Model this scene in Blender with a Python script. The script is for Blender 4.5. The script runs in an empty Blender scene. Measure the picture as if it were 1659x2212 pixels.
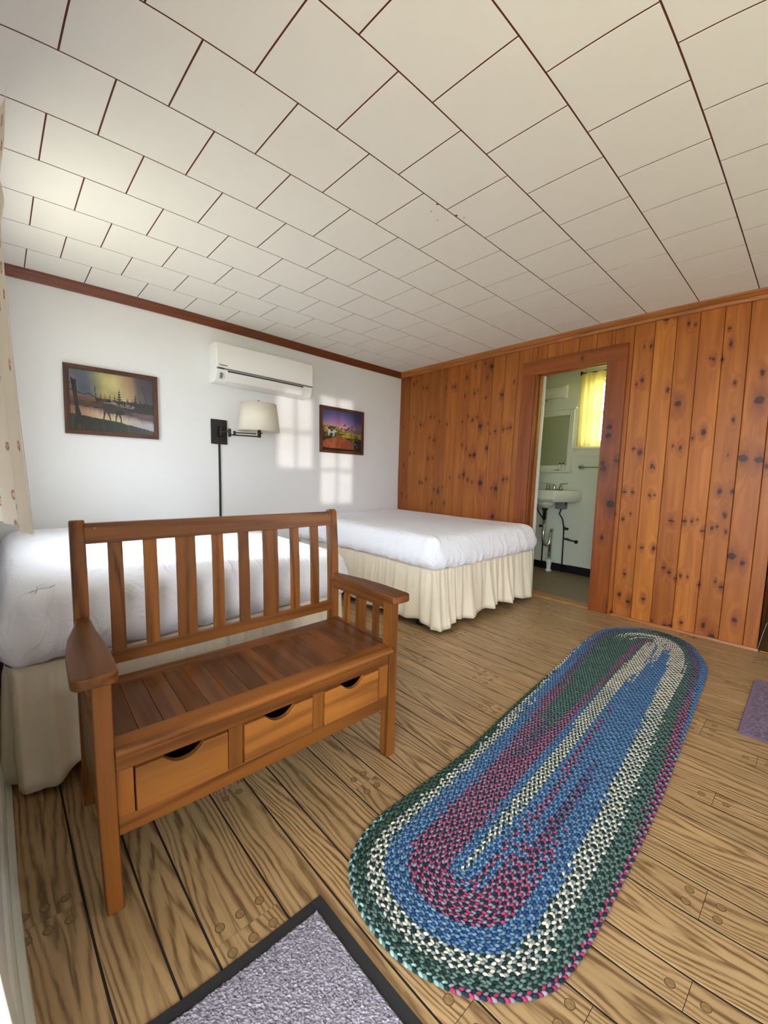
import bpy, bmesh, math, random
import numpy as np
from mathutils import Matrix, Vector
random.seed(7); rng = np.random.default_rng(7)
SC = bpy.context.scene
COL = SC.collection
PI = math.pi

# ------------------------------------------------------------------ camera
# wide phone lens, measured from the straight lines of the room (its barrel distortion is the lens's own)
R = [[0.6824333937494467, 0.730441422981785, 0.027202769858186315],
     [0.08817559390251978, -0.04532220867219383, -0.9950733450560376],
     [-0.7256099005220027, 0.681469900284245, -0.09533649495880625]]
CAM = (3.423, -3.433, 1.057)
KPOLY = [-0.0028323024311542383, 0.07683843078278825, -0.0015685972394671596, -3.840864516908328e-06, 6.149555008411189e-07]
cd = bpy.data.cameras.new('camera'); cam = bpy.data.objects.new('camera', cd); COL.objects.link(cam)
cd.type = 'PANO'; cd.panorama_type = 'FISHEYE_LENS_POLYNOMIAL'
cd.sensor_width = 36; cd.sensor_height = 24; cd.fisheye_fov = PI
for i in range(5): setattr(cd, 'fisheye_polynomial_k%d' % i, -KPOLY[i])
cd.lens = 14.0; cd.clip_start = 0.01
cam.matrix_world = Matrix([[R[0][0], -R[1][0], -R[2][0], CAM[0]], [R[0][1], -R[1][1], -R[2][1], CAM[1]],
                           [R[0][2], -R[1][2], -R[2][2], CAM[2]], [0, 0, 0, 1]])
SC.camera = cam

# ------------------------------------------------------------------ light
w = bpy.data.worlds.new('world'); SC.world = w; w.use_nodes = True
bg = w.node_tree.nodes['Background']; bg.inputs[0].default_value = (0.86, 0.93, 1.0, 1); bg.inputs[1].default_value = 7.0
def lamp(name, kind, loc, energy, color=(1, 1, 1), direction=None, **kw):
    l = bpy.data.lights.new(name, kind); l.energy = energy; l.color = color
    for k, v in kw.items(): setattr(l, k, v)
    o = bpy.data.objects.new(name, l); COL.objects.link(o); o.location = loc
    if direction is not None: o.rotation_euler = Vector(direction).to_track_quat('-Z', 'Y').to_euler()
    return o
lamp('sun', 'SUN', (1, -8, 6), 5.0, (1, .97, .92), (.35, 1, -1), angle=math.radians(7))
# low sun thrown back by something bright outside the right-hand windows
lamp('reflected_sun', 'SUN', (9, -1.5, 1.6), .85, (1, .93, .84), (-1, .035, -.004), angle=math.radians(.9))
def portal(name, loc, d, sx, sy):
    o = lamp(name, 'AREA', loc, 1.0, (1, 1, 1), d, shape='RECTANGLE', size=sx, size_y=sy); o.data.cycles.is_portal = True
portal('sky_portal_door', (3.3, -3.53, 1.02), (0, 1, 0), .92, 2.03)
portal('sky_portal_window', (.975, -3.6, 1.475), (0, 1, 0), .75, 1.05)
portal('sky_portal_added_window', (4.28, -3.64, 1.35), (0, 1, 0), .6, 1.2)
portal('sky_portal_right', (4.8, -1.5, 1.4), (-1, 0, 0), 1.6, 1.1)
portal('sky_portal_bathroom', (2.03, 1.29, 1.76), (0, -1, 0), .74, .68)
SC.view_settings.view_transform = 'Standard'; SC.view_settings.look = 'None'
SC.view_settings.exposure = 1.0; SC.view_settings.gamma = 1.0; SC.view_settings.use_curve_mapping = False
SC.cycles.max_bounces = 14; SC.cycles.diffuse_bounces = 8; SC.cycles.sample_clamp_indirect = 6.0
SC.cycles.use_denoising = True; SC.cycles.transparent_max_bounces = 16

# ------------------------------------------------------------------ helpers
def lin(c):
    return tuple(((x / 255) / 12.92 if x / 255 <= .04045 else ((x / 255 + .055) / 1.055) ** 2.4) for x in c) + (1,)
def linn(a):
    a = np.asarray(a, float) / 255
    return np.where(a <= .04045, a / 12.92, ((a + .055) / 1.055) ** 2.4)

class MB:
    """collects quads and triangles into one mesh"""
    def __init__(s): s.v = []; s.f = []
    def add(s, v, f):
        n = len(s.v); s.v += [tuple(p) for p in v]; s.f += [tuple(i + n for i in q) for q in f]; return s
    def box(s, x0, x1, y0, y1, z0, z1):
        return s.add([(x0, y0, z0), (x1, y0, z0), (x1, y1, z0), (x0, y1, z0), (x0, y0, z1), (x1, y0, z1), (x1, y1, z1), (x0, y1, z1)],
                     [(0, 3, 2, 1), (4, 5, 6, 7), (0, 1, 5, 4), (1, 2, 6, 5), (2, 3, 7, 6), (3, 0, 4, 7)])
    def prism(s, poly, z0, z1, axis='z'):
        """poly in the plane across the axis, ccw, extruded along the axis"""
        n = len(poly)
        def P(a, b, c): return {'z': (a, b, c), 'y': (a, c, b), 'x': (c, a, b)}[axis]
        v = [P(a, b, z0) for a, b in poly] + [P(a, b, z1) for a, b in poly]
        f = [tuple(range(n))[::-1], tuple(range(n, 2 * n))] + [(i, (i + 1) % n, n + (i + 1) % n, n + i) for i in range(n)]
        if axis == 'y': f = [q[::-1] for q in f]
        return s.add(v, f)
    def lathe(s, prof, c=(0, 0, 0), n=24, axis='z', cap=True):
        v = []; f = []
        for r_, h in prof:
            for i in range(n):
                a = 2 * PI * i / n; p = (r_ * math.cos(a), r_ * math.sin(a), h)
                if axis == 'x': p = (p[2], p[0], p[1])
                if axis == 'y': p = (p[1], p[2], p[0])
                v.append((p[0] + c[0], p[1] + c[1], p[2] + c[2]))
        for j in range(len(prof) - 1):
            for i in range(n):
                f.append((j * n + i, j * n + (i + 1) % n, (j + 1) * n + (i + 1) % n, (j + 1) * n + i))
        if cap: f.append(tuple(range(n))[::-1]); f.append(tuple(range((len(prof) - 1) * n, len(prof) * n)))
        return s.add(v, f)
    def tube(s, pts, r_, n=10):
        pts = [Vector(p) for p in pts]; v = []; f = []; up = None
        for i, p in enumerate(pts):
            t = (pts[min(i + 1, len(pts) - 1)] - pts[max(i - 1, 0)]).normalized()
            if up is None: up = t.orthogonal().normalized()
            up = (up - t * up.dot(t)).normalized(); b = t.cross(up)
            rr = r_[i] if isinstance(r_, (list, tuple)) else r_
            for k in range(n):
                a = 2 * PI * k / n; v.append(tuple(p + up * (rr * math.cos(a)) + b * (rr * math.sin(a))))
        for i in range(len(pts) - 1):
            for k in range(n): f.append((i * n + k, i * n + (k + 1) % n, (i + 1) * n + (k + 1) % n, (i + 1) * n + k))
        f.append(tuple(range(n))[::-1]); f.append(tuple(range((len(pts) - 1) * n, len(pts) * n)))
        return s.add(v, f)
    def mesh(s, name, mat=None, smooth=False):
        me = bpy.data.meshes.new(name); me.from_pydata(s.v, [], s.f); me.update()
        if mat: me.materials.append(mat)
        if smooth:
            me.shade_smooth()
        return me

def obj(name, mb, mat=None, parent=None, smooth=False, bevel=0, seg=2, loc=None, auto=None):
    me = mb.mesh(name, mat, smooth or bool(auto)) if isinstance(mb, MB) else mb
    o = bpy.data.objects.new(name, me); COL.objects.link(o)
    if parent is not None: o.parent = parent
    if loc is not None: o.location = loc
    if auto:
        me.set_sharp_from_angle(angle=math.radians(auto))
    if bevel:
        m = o.modifiers.new('bevel', 'BEVEL'); m.width = bevel; m.segments = seg; m.limit_method = 'ANGLE'; m.angle_limit = math.radians(40)
        m.harden_normals = True; me.shade_smooth()
    return o
def tag(o, label, cat=None, group=None, kind=None):
    o['label'] = label
    if cat: o['category'] = cat
    if group: o['group'] = group
    if kind: o['kind'] = kind
    return o
def thing(name, label, cat, loc=(0, 0, 0), rz=0, group=None):
    o = bpy.data.objects.new(name, None); COL.objects.link(o); o.location = loc; o.rotation_euler = (0, 0, rz)
    o.empty_display_size = .1
    return tag(o, label, cat, group)
def struct(name, mb, mat, label, cat, **k): return tag(obj(name, mb, mat, **k), label, cat, kind='structure')
def copyo(o, parent, loc=None):
    c = o.copy(); COL.objects.link(c); c.parent = parent
    if loc is not None: c.location = loc
    return c

# ------------------------------------------------------------------ materials
class NT:
    def __init__(s, name):
        s.m = bpy.data.materials.new(name); s.m.use_nodes = True; s.t = s.m.node_tree; s.n = s.t.nodes
        s.b = s.n['Principled BSDF']; s.out = s.n['Material Output']
    def new(s, typ, **kw):
        n = s.n.new(typ)
        for k, v in kw.items(): setattr(n, k, v)
        return n
    def link(s, a, b): s.t.links.new(a, b)
    def set(s, n, **kw):
        for k, v in kw.items(): n.inputs[k.replace('_', ' ')].default_value = v
        return n
    def math(s, op, a, b=None, c=None):
        n = s.new('ShaderNodeMath', operation=op)
        for i, x in enumerate((a, b, c)):
            if x is None: continue
            if isinstance(x, (int, float)): n.inputs[i].default_value = x
            else: s.link(x, n.inputs[i])
        return n.outputs[0]
    def vmath(s, op, a, b=None):
        n = s.new('ShaderNodeVectorMath', operation=op)
        for i, x in enumerate((a, b)):
            if x is None: continue
            if isinstance(x, tuple): n.inputs[i].default_value = x
            else: s.link(x, n.inputs[i])
        return n.outputs['Value'] if op in ('LENGTH', 'DISTANCE', 'DOT_PRODUCT') else n.outputs[0]
    def ramp(s, fac, stops, interp='LINEAR'):
        r_ = s.new('ShaderNodeValToRGB'); r_.color_ramp.interpolation = interp; e = r_.color_ramp.elements
        while len(e) < len(stops): e.new(.5)
        for i, (p, c) in enumerate(stops): e[i].position = p; e[i].color = c if len(c) == 4 else tuple(c) + (1,)
        s.link(fac, r_.inputs[0]); return r_.outputs[0]
    def noise(s, vec, scale, detail=3, rough=.5, dist=0):
        n = s.new('ShaderNodeTexNoise'); s.set(n, Scale=scale, Detail=detail, Roughness=rough, Distortion=dist); s.link(vec, n.inputs['Vector']); return n
    def mix(s, fac, a, b, mode='MIX'):
        n = s.new('ShaderNodeMix', data_type='RGBA', blend_type=mode)
        for i, x in ((0, fac), (6, a), (7, b)):
            if isinstance(x, (int, float)): n.inputs[i].default_value = x
            elif isinstance(x, tuple): n.inputs[i].default_value = x
            else: s.link(x, n.inputs[i])
        return n.outputs[2]
    def bump(s, h, strength=.2, dist=.002):
        n = s.new('ShaderNodeBump'); n.inputs['Strength'].default_value = strength; n.inputs['Distance'].default_value = dist
        s.link(h, n.inputs['Height']); s.link(n.outputs[0], s.b.inputs['Normal'])
    def p(s, **kw):
        for k, v in kw.items(): s.b.inputs[k.replace('_', ' ')].default_value = v
        return s

def plain(name, c, rough=.5, metal=0, spec=.5, var=0, scale=8, bump=0, bscale=60, **kw):
    t = NT(name); t.p(Roughness=rough, Metallic=metal); t.b.inputs['Specular IOR Level'].default_value = spec
    t.b.inputs['Base Color'].default_value = lin(c)
    for k, v in kw.items(): t.b.inputs[k.replace('_', ' ')].default_value = v
    tc = t.new('ShaderNodeTexCoord').outputs['Object']
    if var:
        n = t.noise(tc, scale, 4); a = lin([x * (1 - var) for x in c]); b = lin([min(255, x * (1 + var)) for x in c])
        t.link(t.ramp(n.outputs[0], [(.3, a), (.7, b)]), t.b.inputs['Base Color'])
    if bump:
        n = t.noise(tc, bscale, 3); t.bump(n.outputs[0], bump)
    return t.m

def wood(name, light, dark, axis=0, rough=.35, lines=14, stretch=.08, rnd=.10, knots=False, cross=9.0, coat=.0, bump=.08, streak=.5, spec=.5, cathedral=0, fibre=.3):
    """grain as contour lines of stretched noise; axis = 0/1/2 is the grain direction in object space"""
    t = NT(name); t.p(Roughness=rough); t.b.inputs['Specular IOR Level'].default_value = spec
    tc = t.new('ShaderNodeTexCoord').outputs['Object']; oi = t.new('ShaderNodeObjectInfo')
    off = t.new('ShaderNodeCombineXYZ'); r10 = t.math('MULTIPLY', oi.outputs['Random'], 37.0); r11 = t.math('MULTIPLY', oi.outputs['Random'], 91.0)
    for i in range(3): t.link(r10 if i != 1 else r11, off.inputs[i])
    v = t.vmath('ADD', tc, off.outputs[0])
    sc = [cross, cross, cross]; sc[axis] = cross * stretch
    v1 = t.vmath('MULTIPLY', v, tuple(sc))
    n1 = t.noise(v1, 1.0, 2, .5, .15)
    ph = t.math('MULTIPLY', n1.outputs[0], float(lines) * 2 * PI)
    if cathedral:
        # nested arches: contours of a*y^2 + b*x, wandering with the noise
        sp = t.new('ShaderNodeSeparateXYZ'); t.link(tc, sp.inputs[0])
        wob = t.noise(t.vmath('MULTIPLY', v, (1.6, 0.0, 0.0)), 1.0, 2, .5)
        yc = t.math('ADD', sp.outputs[1], t.math('MULTIPLY_ADD', wob.outputs[0], -.10, t.math('MULTIPLY_ADD', oi.outputs['Random'], -.05, -.005)))
        q = t.math('MULTIPLY', t.math('MULTIPLY', yc, yc), 620.0)
        q = t.math('MINIMUM', q, t.math('MULTIPLY_ADD', t.math('ABSOLUTE', yc), 62.0, -.4))
        n5 = t.noise(t.vmath('MULTIPLY', v, (5.0, 26.0, 1.0)), 1.0, 3, .6)
        q = t.math('ADD', q, t.math('ADD', t.math('MULTIPLY', sp.outputs[0], t.math('MULTIPLY_ADD', oi.outputs['Random'], 12.0, -6.0)), t.math('MULTIPLY', n5.outputs[0], 1.5)))
        ph = t.math('MULTIPLY', q, 2 * PI)
    sn = t.math('SINE', ph); g = t.math('MULTIPLY_ADD', sn, .5, .5); g = t.math('POWER', g, 2.2)
    sc2 = [cross * 14] * 3; sc2[axis] = cross * .55
    n2 = t.noise(t.vmath('MULTIPLY', v, tuple(sc2)), 1.0, 3, .6)
    sc3 = [cross * .7] * 3; sc3[axis] = cross * .12
    n3 = t.noise(t.vmath('MULTIPLY', v, tuple(sc3)), 1.0, 2, .5)
    f = t.math('MULTIPLY', g, t.math('MULTIPLY_ADD', n2.outputs[0], 1.2, .1))
    f = t.math('ADD', t.math('MULTIPLY', f, .85), t.math('MULTIPLY', t.math('SUBTRACT', n2.outputs[0], .42), fibre))
    f.node.use_clamp = True
    col = t.ramp(f, [(0, lin(light)), (.75, lin(dark))])
    mid = tuple((a * .75 + b * .25) for a, b in zip(light, dark))
    col = t.mix(t.math('MULTIPLY', t.math('MULTIPLY_ADD', n3.outputs[0], 2.2, -.6), streak), col, lin([x * .72 for x in mid]), 'MIX')
    tone = t.math('MULTIPLY_ADD', oi.outputs['Random'], 2 * rnd, 1 - rnd)
    tn = t.new('ShaderNodeCombineColor'); [t.link(tone, tn.inputs[i]) for i in range(3)]
    col = t.mix(1.0, col, tn.outputs[0], 'MULTIPLY')
    t.link(col, t.b.inputs['Base Color'])
    t.bump(t.math('ADD', n2.outputs[0], t.math('MULTIPLY', g, .3)), bump, .001)
    if coat: t.b.inputs['Coat Weight'].default_value = coat; t.b.inputs['Coat Roughness'].default_value = .25
    return t.m

def vcol(name, rough=.6, spec=.3, attr='Col', bump=0, bscale=400):
    t = NT(name); t.p(Roughness=rough); t.b.inputs['Specular IOR Level'].default_value = spec
    a = t.new('ShaderNodeAttribute', attribute_name=attr); t.link(a.outputs['Color'], t.b.inputs['Base Color'])
    if bump:
        tc = t.new('ShaderNodeTexCoord').outputs['Object']; t.bump(t.noise(tc, bscale, 2).outputs[0], bump, .001)
    return t.m

M = {}
M['white_wall'] = plain('white_wall_paint', (226, 227, 228), .75, bump=.05, bscale=90)
M['bath_wall'] = plain('bathroom_wall_paint', (214, 219, 208), .6)
M['ceiling_tile'] = plain('ceiling_tile_board', (231, 228, 224), .9, var=.010, scale=3, bump=.06, bscale=160)
M['ceiling_gap'] = plain('ceiling_backing', (92, 40, 26), .9)
M['crown'] = wood('dark_crown_wood', (122, 62, 28), (90, 44, 20), 1, .4, rnd=.03)
M['crownx'] = wood('pine_crown_wood', (176, 106, 44), (138, 76, 28), 0, .4, rnd=.03)
M['white_trim'] = plain('white_trim_paint', (220, 222, 212), .4)
M['floor_gap'] = plain('floor_seam', (34, 26, 18), .8)
M['plank'] = wood('floor_plank_print', (180, 149, 107), (110, 82, 52), 0, .38, lines=17, stretch=.05, rnd=.06, cross=8, streak=.25, cathedral=1, fibre=.7, bump=.03)
M['peg'] = plain('floor_peg_print', (132, 106, 68), .4, var=.12, scale=120)
M['bench_x'] = wood('bench_wood_along', (156, 94, 36), (80, 42, 16), 1, .4, spec=.3, lines=8, stretch=.05, fibre=.7, rnd=.12, cross=7, coat=.04, streak=1.0)
M['bench_z'] = wood('bench_wood_upright', (156, 94, 36), (80, 42, 16), 2, .4, spec=.3, lines=8, stretch=.05, fibre=.7, rnd=.10, cross=7, coat=.04, streak=.9)
M['bench_arm'] = wood('bench_wood_arms', (136, 82, 36), (86, 48, 18), 0, .38, spec=.3, fibre=.6, lines=6, stretch=.05, rnd=.06, cross=7, coat=.04, streak=.9)
M['bench_b'] = wood('bench_wood_across', (130, 76, 32), (80, 42, 16), 0, .36, spec=.35, fibre=.6, lines=6, stretch=.07, rnd=.06, cross=7, coat=.05, streak=.9)
M['drawer'] = wood('drawer_wood', (174, 110, 46), (118, 68, 26), 1, .4, spec=.3, fibre=.6, lines=5, stretch=.07, rnd=.08, cross=7, coat=.04, streak=.8)
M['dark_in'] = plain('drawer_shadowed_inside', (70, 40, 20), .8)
M['brass'] = plain('brass', (205, 170, 95), .3, 1)
M['chrome'] = plain('chrome', (205, 205, 205), .12, 1)
M['black_metal'] = plain('black_metal', (26, 24, 22), .45)
M['black_rubber'] = plain('black_rubber', (32, 33, 38), .7, bump=.2, bscale=300)
def sheet_mat():
    t = NT('white_sheet_cotton'); t.p(Roughness=.85); t.b.inputs['Specular IOR Level'].default_value = .2; t.b.inputs['Base Color'].default_value = lin((240, 243, 252))
    tc = t.new('ShaderNodeTexCoord').outputs['Object']
    h = None
    for sc, k in (((2.2, 6.5, 4.0), 1.0), ((7.0, 3.0, 6.0), .5)):
        n = t.noise(t.vmath('MULTIPLY', tc, sc), 1.0, 4, .55, 1.2)
        r_ = t.math('ABSOLUTE', t.math('SUBTRACT', n.outputs[0], .5)); r_ = t.math('MULTIPLY', t.math('SUBTRACT', .10, t.math('MINIMUM', r_, .10)), 10.0 * k)
        r_ = t.math('POWER', r_, 2.0); h = r_ if h is None else t.math('ADD', h, r_)
    t.bump(h, .32, .010); return t.m
M['sheet'] = sheet_mat()
M['box_white'] = plain('box_spring_cover', (226, 226, 222), .8)
M['skirt'] = plain('cream_bed_skirt', (233, 223, 202), .9, spec=.15, var=.02, scale=6)
M['ac'] = plain('white_plastic', (232, 232, 230), .25)
M['ac_grey'] = plain('grey_plastic', (120, 122, 124), .4)
M['ac_dark'] = plain('dark_slot', (14, 14, 14), .6)
M['bronze'] = plain('bronze_metal', (38, 34, 32), .4, .4)
M['porcelain'] = plain('porcelain', (222, 224, 214), .12)
M['mirror'] = plain('mirror_glass', (214, 222, 208), .4, 1)
M['black_tile'] = plain('black_tile', (22, 23, 26), .3)
M['frame_wood'] = wood('picture_frame_wood', (92, 50, 26), (58, 30, 16), 1, .4, lines=5, rnd=.1)
M['frame_wood_z'] = wood('picture_frame_wood_upright', (92, 50, 26), (58, 30, 16), 2, .4, lines=5, rnd=.1)
M['casing'] = None
def cloth_translucent(name, c, tr=.5):
    t = NT(name); t.p(Roughness=.9); t.b.inputs['Base Color'].default_value = lin(c)
    tl = t.new('ShaderNodeBsdfTranslucent'); tl.inputs[0].default_value = lin(c)
    mx = t.new('ShaderNodeMixShader'); mx.inputs[0].default_value = tr
    t.link(t.b.outputs[0], mx.inputs[1]); t.link(tl.outputs[0], mx.inputs[2]); t.link(mx.outputs[0], t.out.inputs[0]); return t.m
M['yellow_curtain'] = cloth_translucent('yellow_curtain_cloth', (222, 204, 118), .5)
M['shade'] = cloth_translucent('linen_lamp_shade', (236, 230, 216), .3)
def glass_mat():
    t = NT('window_glass'); tr = t.new('ShaderNodeBsdfTransparent'); gl = t.new('ShaderNodeBsdfGlossy'); gl.inputs['Roughness'].default_value = .02
    mx = t.new('ShaderNodeMixShader'); mx.inputs[0].default_value = .05
    t.link(tr.outputs[0], mx.inputs[1]); t.link(gl.outputs[0], mx.inputs[2]); t.link(mx.outputs[0], t.out.inputs[0]); return t.m
M['glass'] = glass_mat()
def floral():
    t = NT('floral_curtain_cloth'); t.p(Roughness=.9)
    tc = t.new('ShaderNodeTexCoord').outputs['Object']
    v = t.new('ShaderNodeTexVoronoi'); t.set(v, Scale=12.0, Randomness=.5); t.link(t.vmath('MULTIPLY', tc, (1.6, 0.0, 1.0)), v.inputs['Vector'])
    d = t.math('ADD', v.outputs['Distance'], t.math('MULTIPLY', t.noise(tc, 130, 2).outputs[0], .22))
    c = t.ramp(d, [(.10, lin((206, 170, 120))), (.20, lin((244, 224, 196))), (.27, lin((158, 100, 76))), (.35, lin((248, 240, 224)))])
    tl = t.new('ShaderNodeBsdfTranslucent'); t.link(c, tl.inputs[0]); t.link(c, t.b.inputs['Base Color'])
    mx = t.new('ShaderNodeMixShader'); mx.inputs[0].default_value = .35
    t.link(t.b.outputs[0], mx.inputs[1]); t.link(tl.outputs[0], mx.inputs[2]); t.link(mx.outputs[0], t.out.inputs[0]); return t.m
M['floral'] = floral()
M['hem'] = cloth_translucent('pale_curtain_hem', (244, 232, 222), .35)

# knotty pine: one node group draws a knot, another the board; every board gets the knots that the photo shows on it
def knot_group():
    g = bpy.data.node_groups.new('pine_knot', 'ShaderNodeTree')
    for n_, ty in (('Pos', 'NodeSocketVector'), ('Centre', 'NodeSocketVector'), ('Radius', 'NodeSocketFloat'), ('Stretch', 'NodeSocketVector'), ('Core', 'NodeSocketFloat'), ('Halo', 'NodeSocketFloat')):
        g.interface.new_socket(n_, in_out='INPUT', socket_type=ty)
    g.interface.new_socket('Core', in_out='OUTPUT', socket_type='NodeSocketFloat'); g.interface.new_socket('Halo', in_out='OUTPUT', socket_type='NodeSocketFloat')
    i = g.nodes.new('NodeGroupInput'); o = g.nodes.new('NodeGroupOutput'); L = g.links.new
    s = g.nodes.new('ShaderNodeVectorMath'); s.operation = 'SUBTRACT'; L(i.outputs['Pos'], s.inputs[0]); L(i.outputs['Centre'], s.inputs[1])
    m = g.nodes.new('ShaderNodeVectorMath'); m.operation = 'MULTIPLY'; L(i.outputs['Stretch'], m.inputs[1]); L(s.outputs[0], m.inputs[0])
    l = g.nodes.new('ShaderNodeVectorMath'); l.operation = 'LENGTH'; L(m.outputs[0], l.inputs[0])
    d = g.nodes.new('ShaderNodeMath'); d.operation = 'DIVIDE'; L(l.outputs['Value'], d.inputs[0]); L(i.outputs['Radius'], d.inputs[1])
    a = g.nodes.new('ShaderNodeMapRange'); a.interpolation_type = 'SMOOTHSTEP'; a.inputs[1].default_value = 1.12; a.inputs[2].default_value = .86; L(d.outputs[0], a.inputs[0])
    L(i.outputs['Core'], a.inputs[3]); L(a.outputs[0], o.inputs['Core'])
    m2 = g.nodes.new('ShaderNodeVectorMath'); m2.operation = 'MULTIPLY'; m2.inputs[1].default_value = (1, 0, .42); L(s.outputs[0], m2.inputs[0])
    l2 = g.nodes.new('ShaderNodeVectorMath'); l2.operation = 'LENGTH'; L(m2.outputs[0], l2.inputs[0])
    d2 = g.nodes.new('ShaderNodeMath'); d2.operation = 'DIVIDE'; L(l2.outputs['Value'], d2.inputs[0]); L(i.outputs['Radius'], d2.inputs[1])
    b = g.nodes.new('ShaderNodeMapRange'); b.interpolation_type = 'SMOOTHSTEP'; b.inputs[1].default_value = 4.2; b.inputs[2].default_value = .2; L(d2.outputs[0], b.inputs[0])
    L(b.outputs[0], o.inputs['Halo'])
    a.inputs[3].default_value = 0
    return g
KG = knot_group()
def pine(name, knots, tone=(1, 1, 1), rnd=0.0, axis=2, seed=0.0):
    """knots: (x, z, radius) in wall coordinates"""
    t = NT(name); t.p(Roughness=.42); t.b.inputs['Specular IOR Level'].default_value = .35; t.b.inputs['Coat Weight'].default_value = .04; t.b.inputs['Coat Roughness'].default_value = .3
    tc = t.new('ShaderNodeTexCoord').outputs['Object']
    nz = t.noise(tc, 34.0, 3, .7)
    dv = t.vmath('SUBTRACT', nz.outputs['Color'], (.5, .5, .5)); pos = t.vmath('ADD', tc, t.vmath('MULTIPLY', dv, (.026, 0, .026)))
    core = halo = None
    kr = random.Random(int(seed * 100) + 5)
    for x, z, r_ in knots:
        g = t.new('ShaderNodeGroup'); g.node_tree = KG; t.link(pos, g.inputs['Pos'])
        g.inputs['Centre'].default_value = (x, 0, z); g.inputs['Radius'].default_value = r_; g.inputs['Core'].default_value = 0
        g.inputs['Stretch'].default_value = ((1, 0, 1.05) if r_ > .016 else kr.choice([(.8, 0, 1.25), (.62, 0, 1.6), (1.1, 0, .8), (1, 0, 1), (1.25, 0, .7)]))
        core = g.outputs['Core'] if core is None else t.math('MAXIMUM', core, g.outputs['Core'])
        halo = g.outputs['Halo'] if halo is None else t.math('MAXIMUM', halo, g.outputs['Halo'])
    sc = (9.0, 9.0, .55) if axis == 2 else (.55, 9.0, 9.0)
    v = t.vmath('ADD', tc, (seed * 3.1, seed * 1.7, seed * 5.3))
    v1 = t.vmath('MULTIPLY', v, sc)
    n1 = t.noise(v1, 1.0, 2, .5, .2); ph = t.math('MULTIPLY', n1.outputs[0], 34.0)
    if halo is not None: ph = t.math('ADD', ph, t.math('MULTIPLY', halo, 9.0))
    g_ = t.math('POWER', t.math('MULTIPLY_ADD', t.math('SINE', ph), .5, .5), 1.5)
    sc2 = (110., 110., 4.) if axis == 2 else (4., 110., 110.)
    n2 = t.noise(t.vmath('MULTIPLY', v, sc2), 1.0, 3, .6)
    sc3 = (14., 5., 1.1) if axis == 2 else (1.1, 5., 14.)
    n3 = t.noise(t.vmath('MULTIPLY', v, sc3), 1.0, 3, .55)
    f = t.math('MULTIPLY_ADD', g_, .34, t.math('MULTIPLY', n2.outputs[0], .26))
    L = lin((178, 108, 42)); D = lin((138, 74, 24))
    c = t.mix(f, L, D)
    c = t.mix(t.math('MULTIPLY_ADD', n3.outputs[0], 1.5, -.45), c, lin((118, 56, 20)))
    if halo is not None:
        c = t.mix(t.math('MULTIPLY', t.math('POWER', halo, 3.4), .8), c, lin((104, 50, 24)))
        c = t.mix(t.math('MULTIPLY', core, t.math('MULTIPLY_ADD', n2.outputs[0], .5, .62)), c, lin((46, 20, 12)))
    c = t.mix(1.0, c, tuple(tone) + (1,), 'MULTIPLY')
    t.link(c, t.b.inputs['Base Color'])
    t.bump(n2.outputs[0], .06, .001)
    return t.m

# ------------------------------------------------------------------ room shell
H = 2.237; XR = 4.7; YF = -3.5
# ceiling: backing and square boards laid in running bond
ceil = struct('ceiling', MB().box(-.12, XR + .12, YF - .12, .0, H + .0015, H + .06), M['ceiling_gap'], 'white board ceiling in staggered squares with brown joints', 'ceiling')
TS = .3049; X0 = 1.8705; Y0 = -3.2998; half = .15245; gap = .0028
tile_cache = {}
def tile_mesh(wx, wy):
    k = (round(wx, 3), round(wy, 3))
    if k not in tile_cache:
        b = .0004; z0, z1 = .0016, 0.0
        v = [(b, b, z1), (wx - b, b, z1), (wx - b, wy - b, z1), (b, wy - b, z1), (0, 0, b), (wx, 0, b), (wx, wy, b), (0, wy, b), (0, 0, z0), (wx, 0, z0), (wx, wy, z0), (0, wy, z0)]
        f = [(0, 3, 2, 1)] + [(i, (i + 1) % 4, 4 + (i + 1) % 4, 4 + i) for i in range(4)] + [(4 + i, 4 + (i + 1) % 4, 8 + (i + 1) % 4, 8 + i) for i in range(4)]
        tile_cache[k] = MB().add(v, f).mesh('ceiling_tile', M['ceiling_tile'])
    return tile_cache[k]
for k in range(-7, 11):
    xa, xb = X0 + TS * k, X0 + TS * (k + 1); xa, xb = max(xa, .0), min(xb, XR)
    if xb - xa < .02: continue
    j0 = -14
    for j in range(-14, 40):
        if (j - k) % 2: continue
        ya, yb = Y0 + half * j, Y0 + half * (j + 2); ya, yb = max(ya, YF), min(yb, -.001)
        if yb - ya < .012: continue
        sag = .0
        obj('ceiling_tile', tile_mesh(xb - xa - 2 * gap, yb - ya - 2 * gap), parent=ceil, loc=(xa + gap, ya + gap, H + sag))

for x_, y_, r_ in ((2.172, -1.988, .006), (2.182, -1.867, .008), (2.123, -1.97, .003), (2.20, -1.83, .003), (2.10, -1.90, .003)):
    obj('stain', MB().lathe([(r_, H - .0012), (r_ * .8, H - .0020)], (x_, y_, 0), 9), plain('brown_ceiling_stain', (120, 78, 44), .8), ceil)
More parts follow.
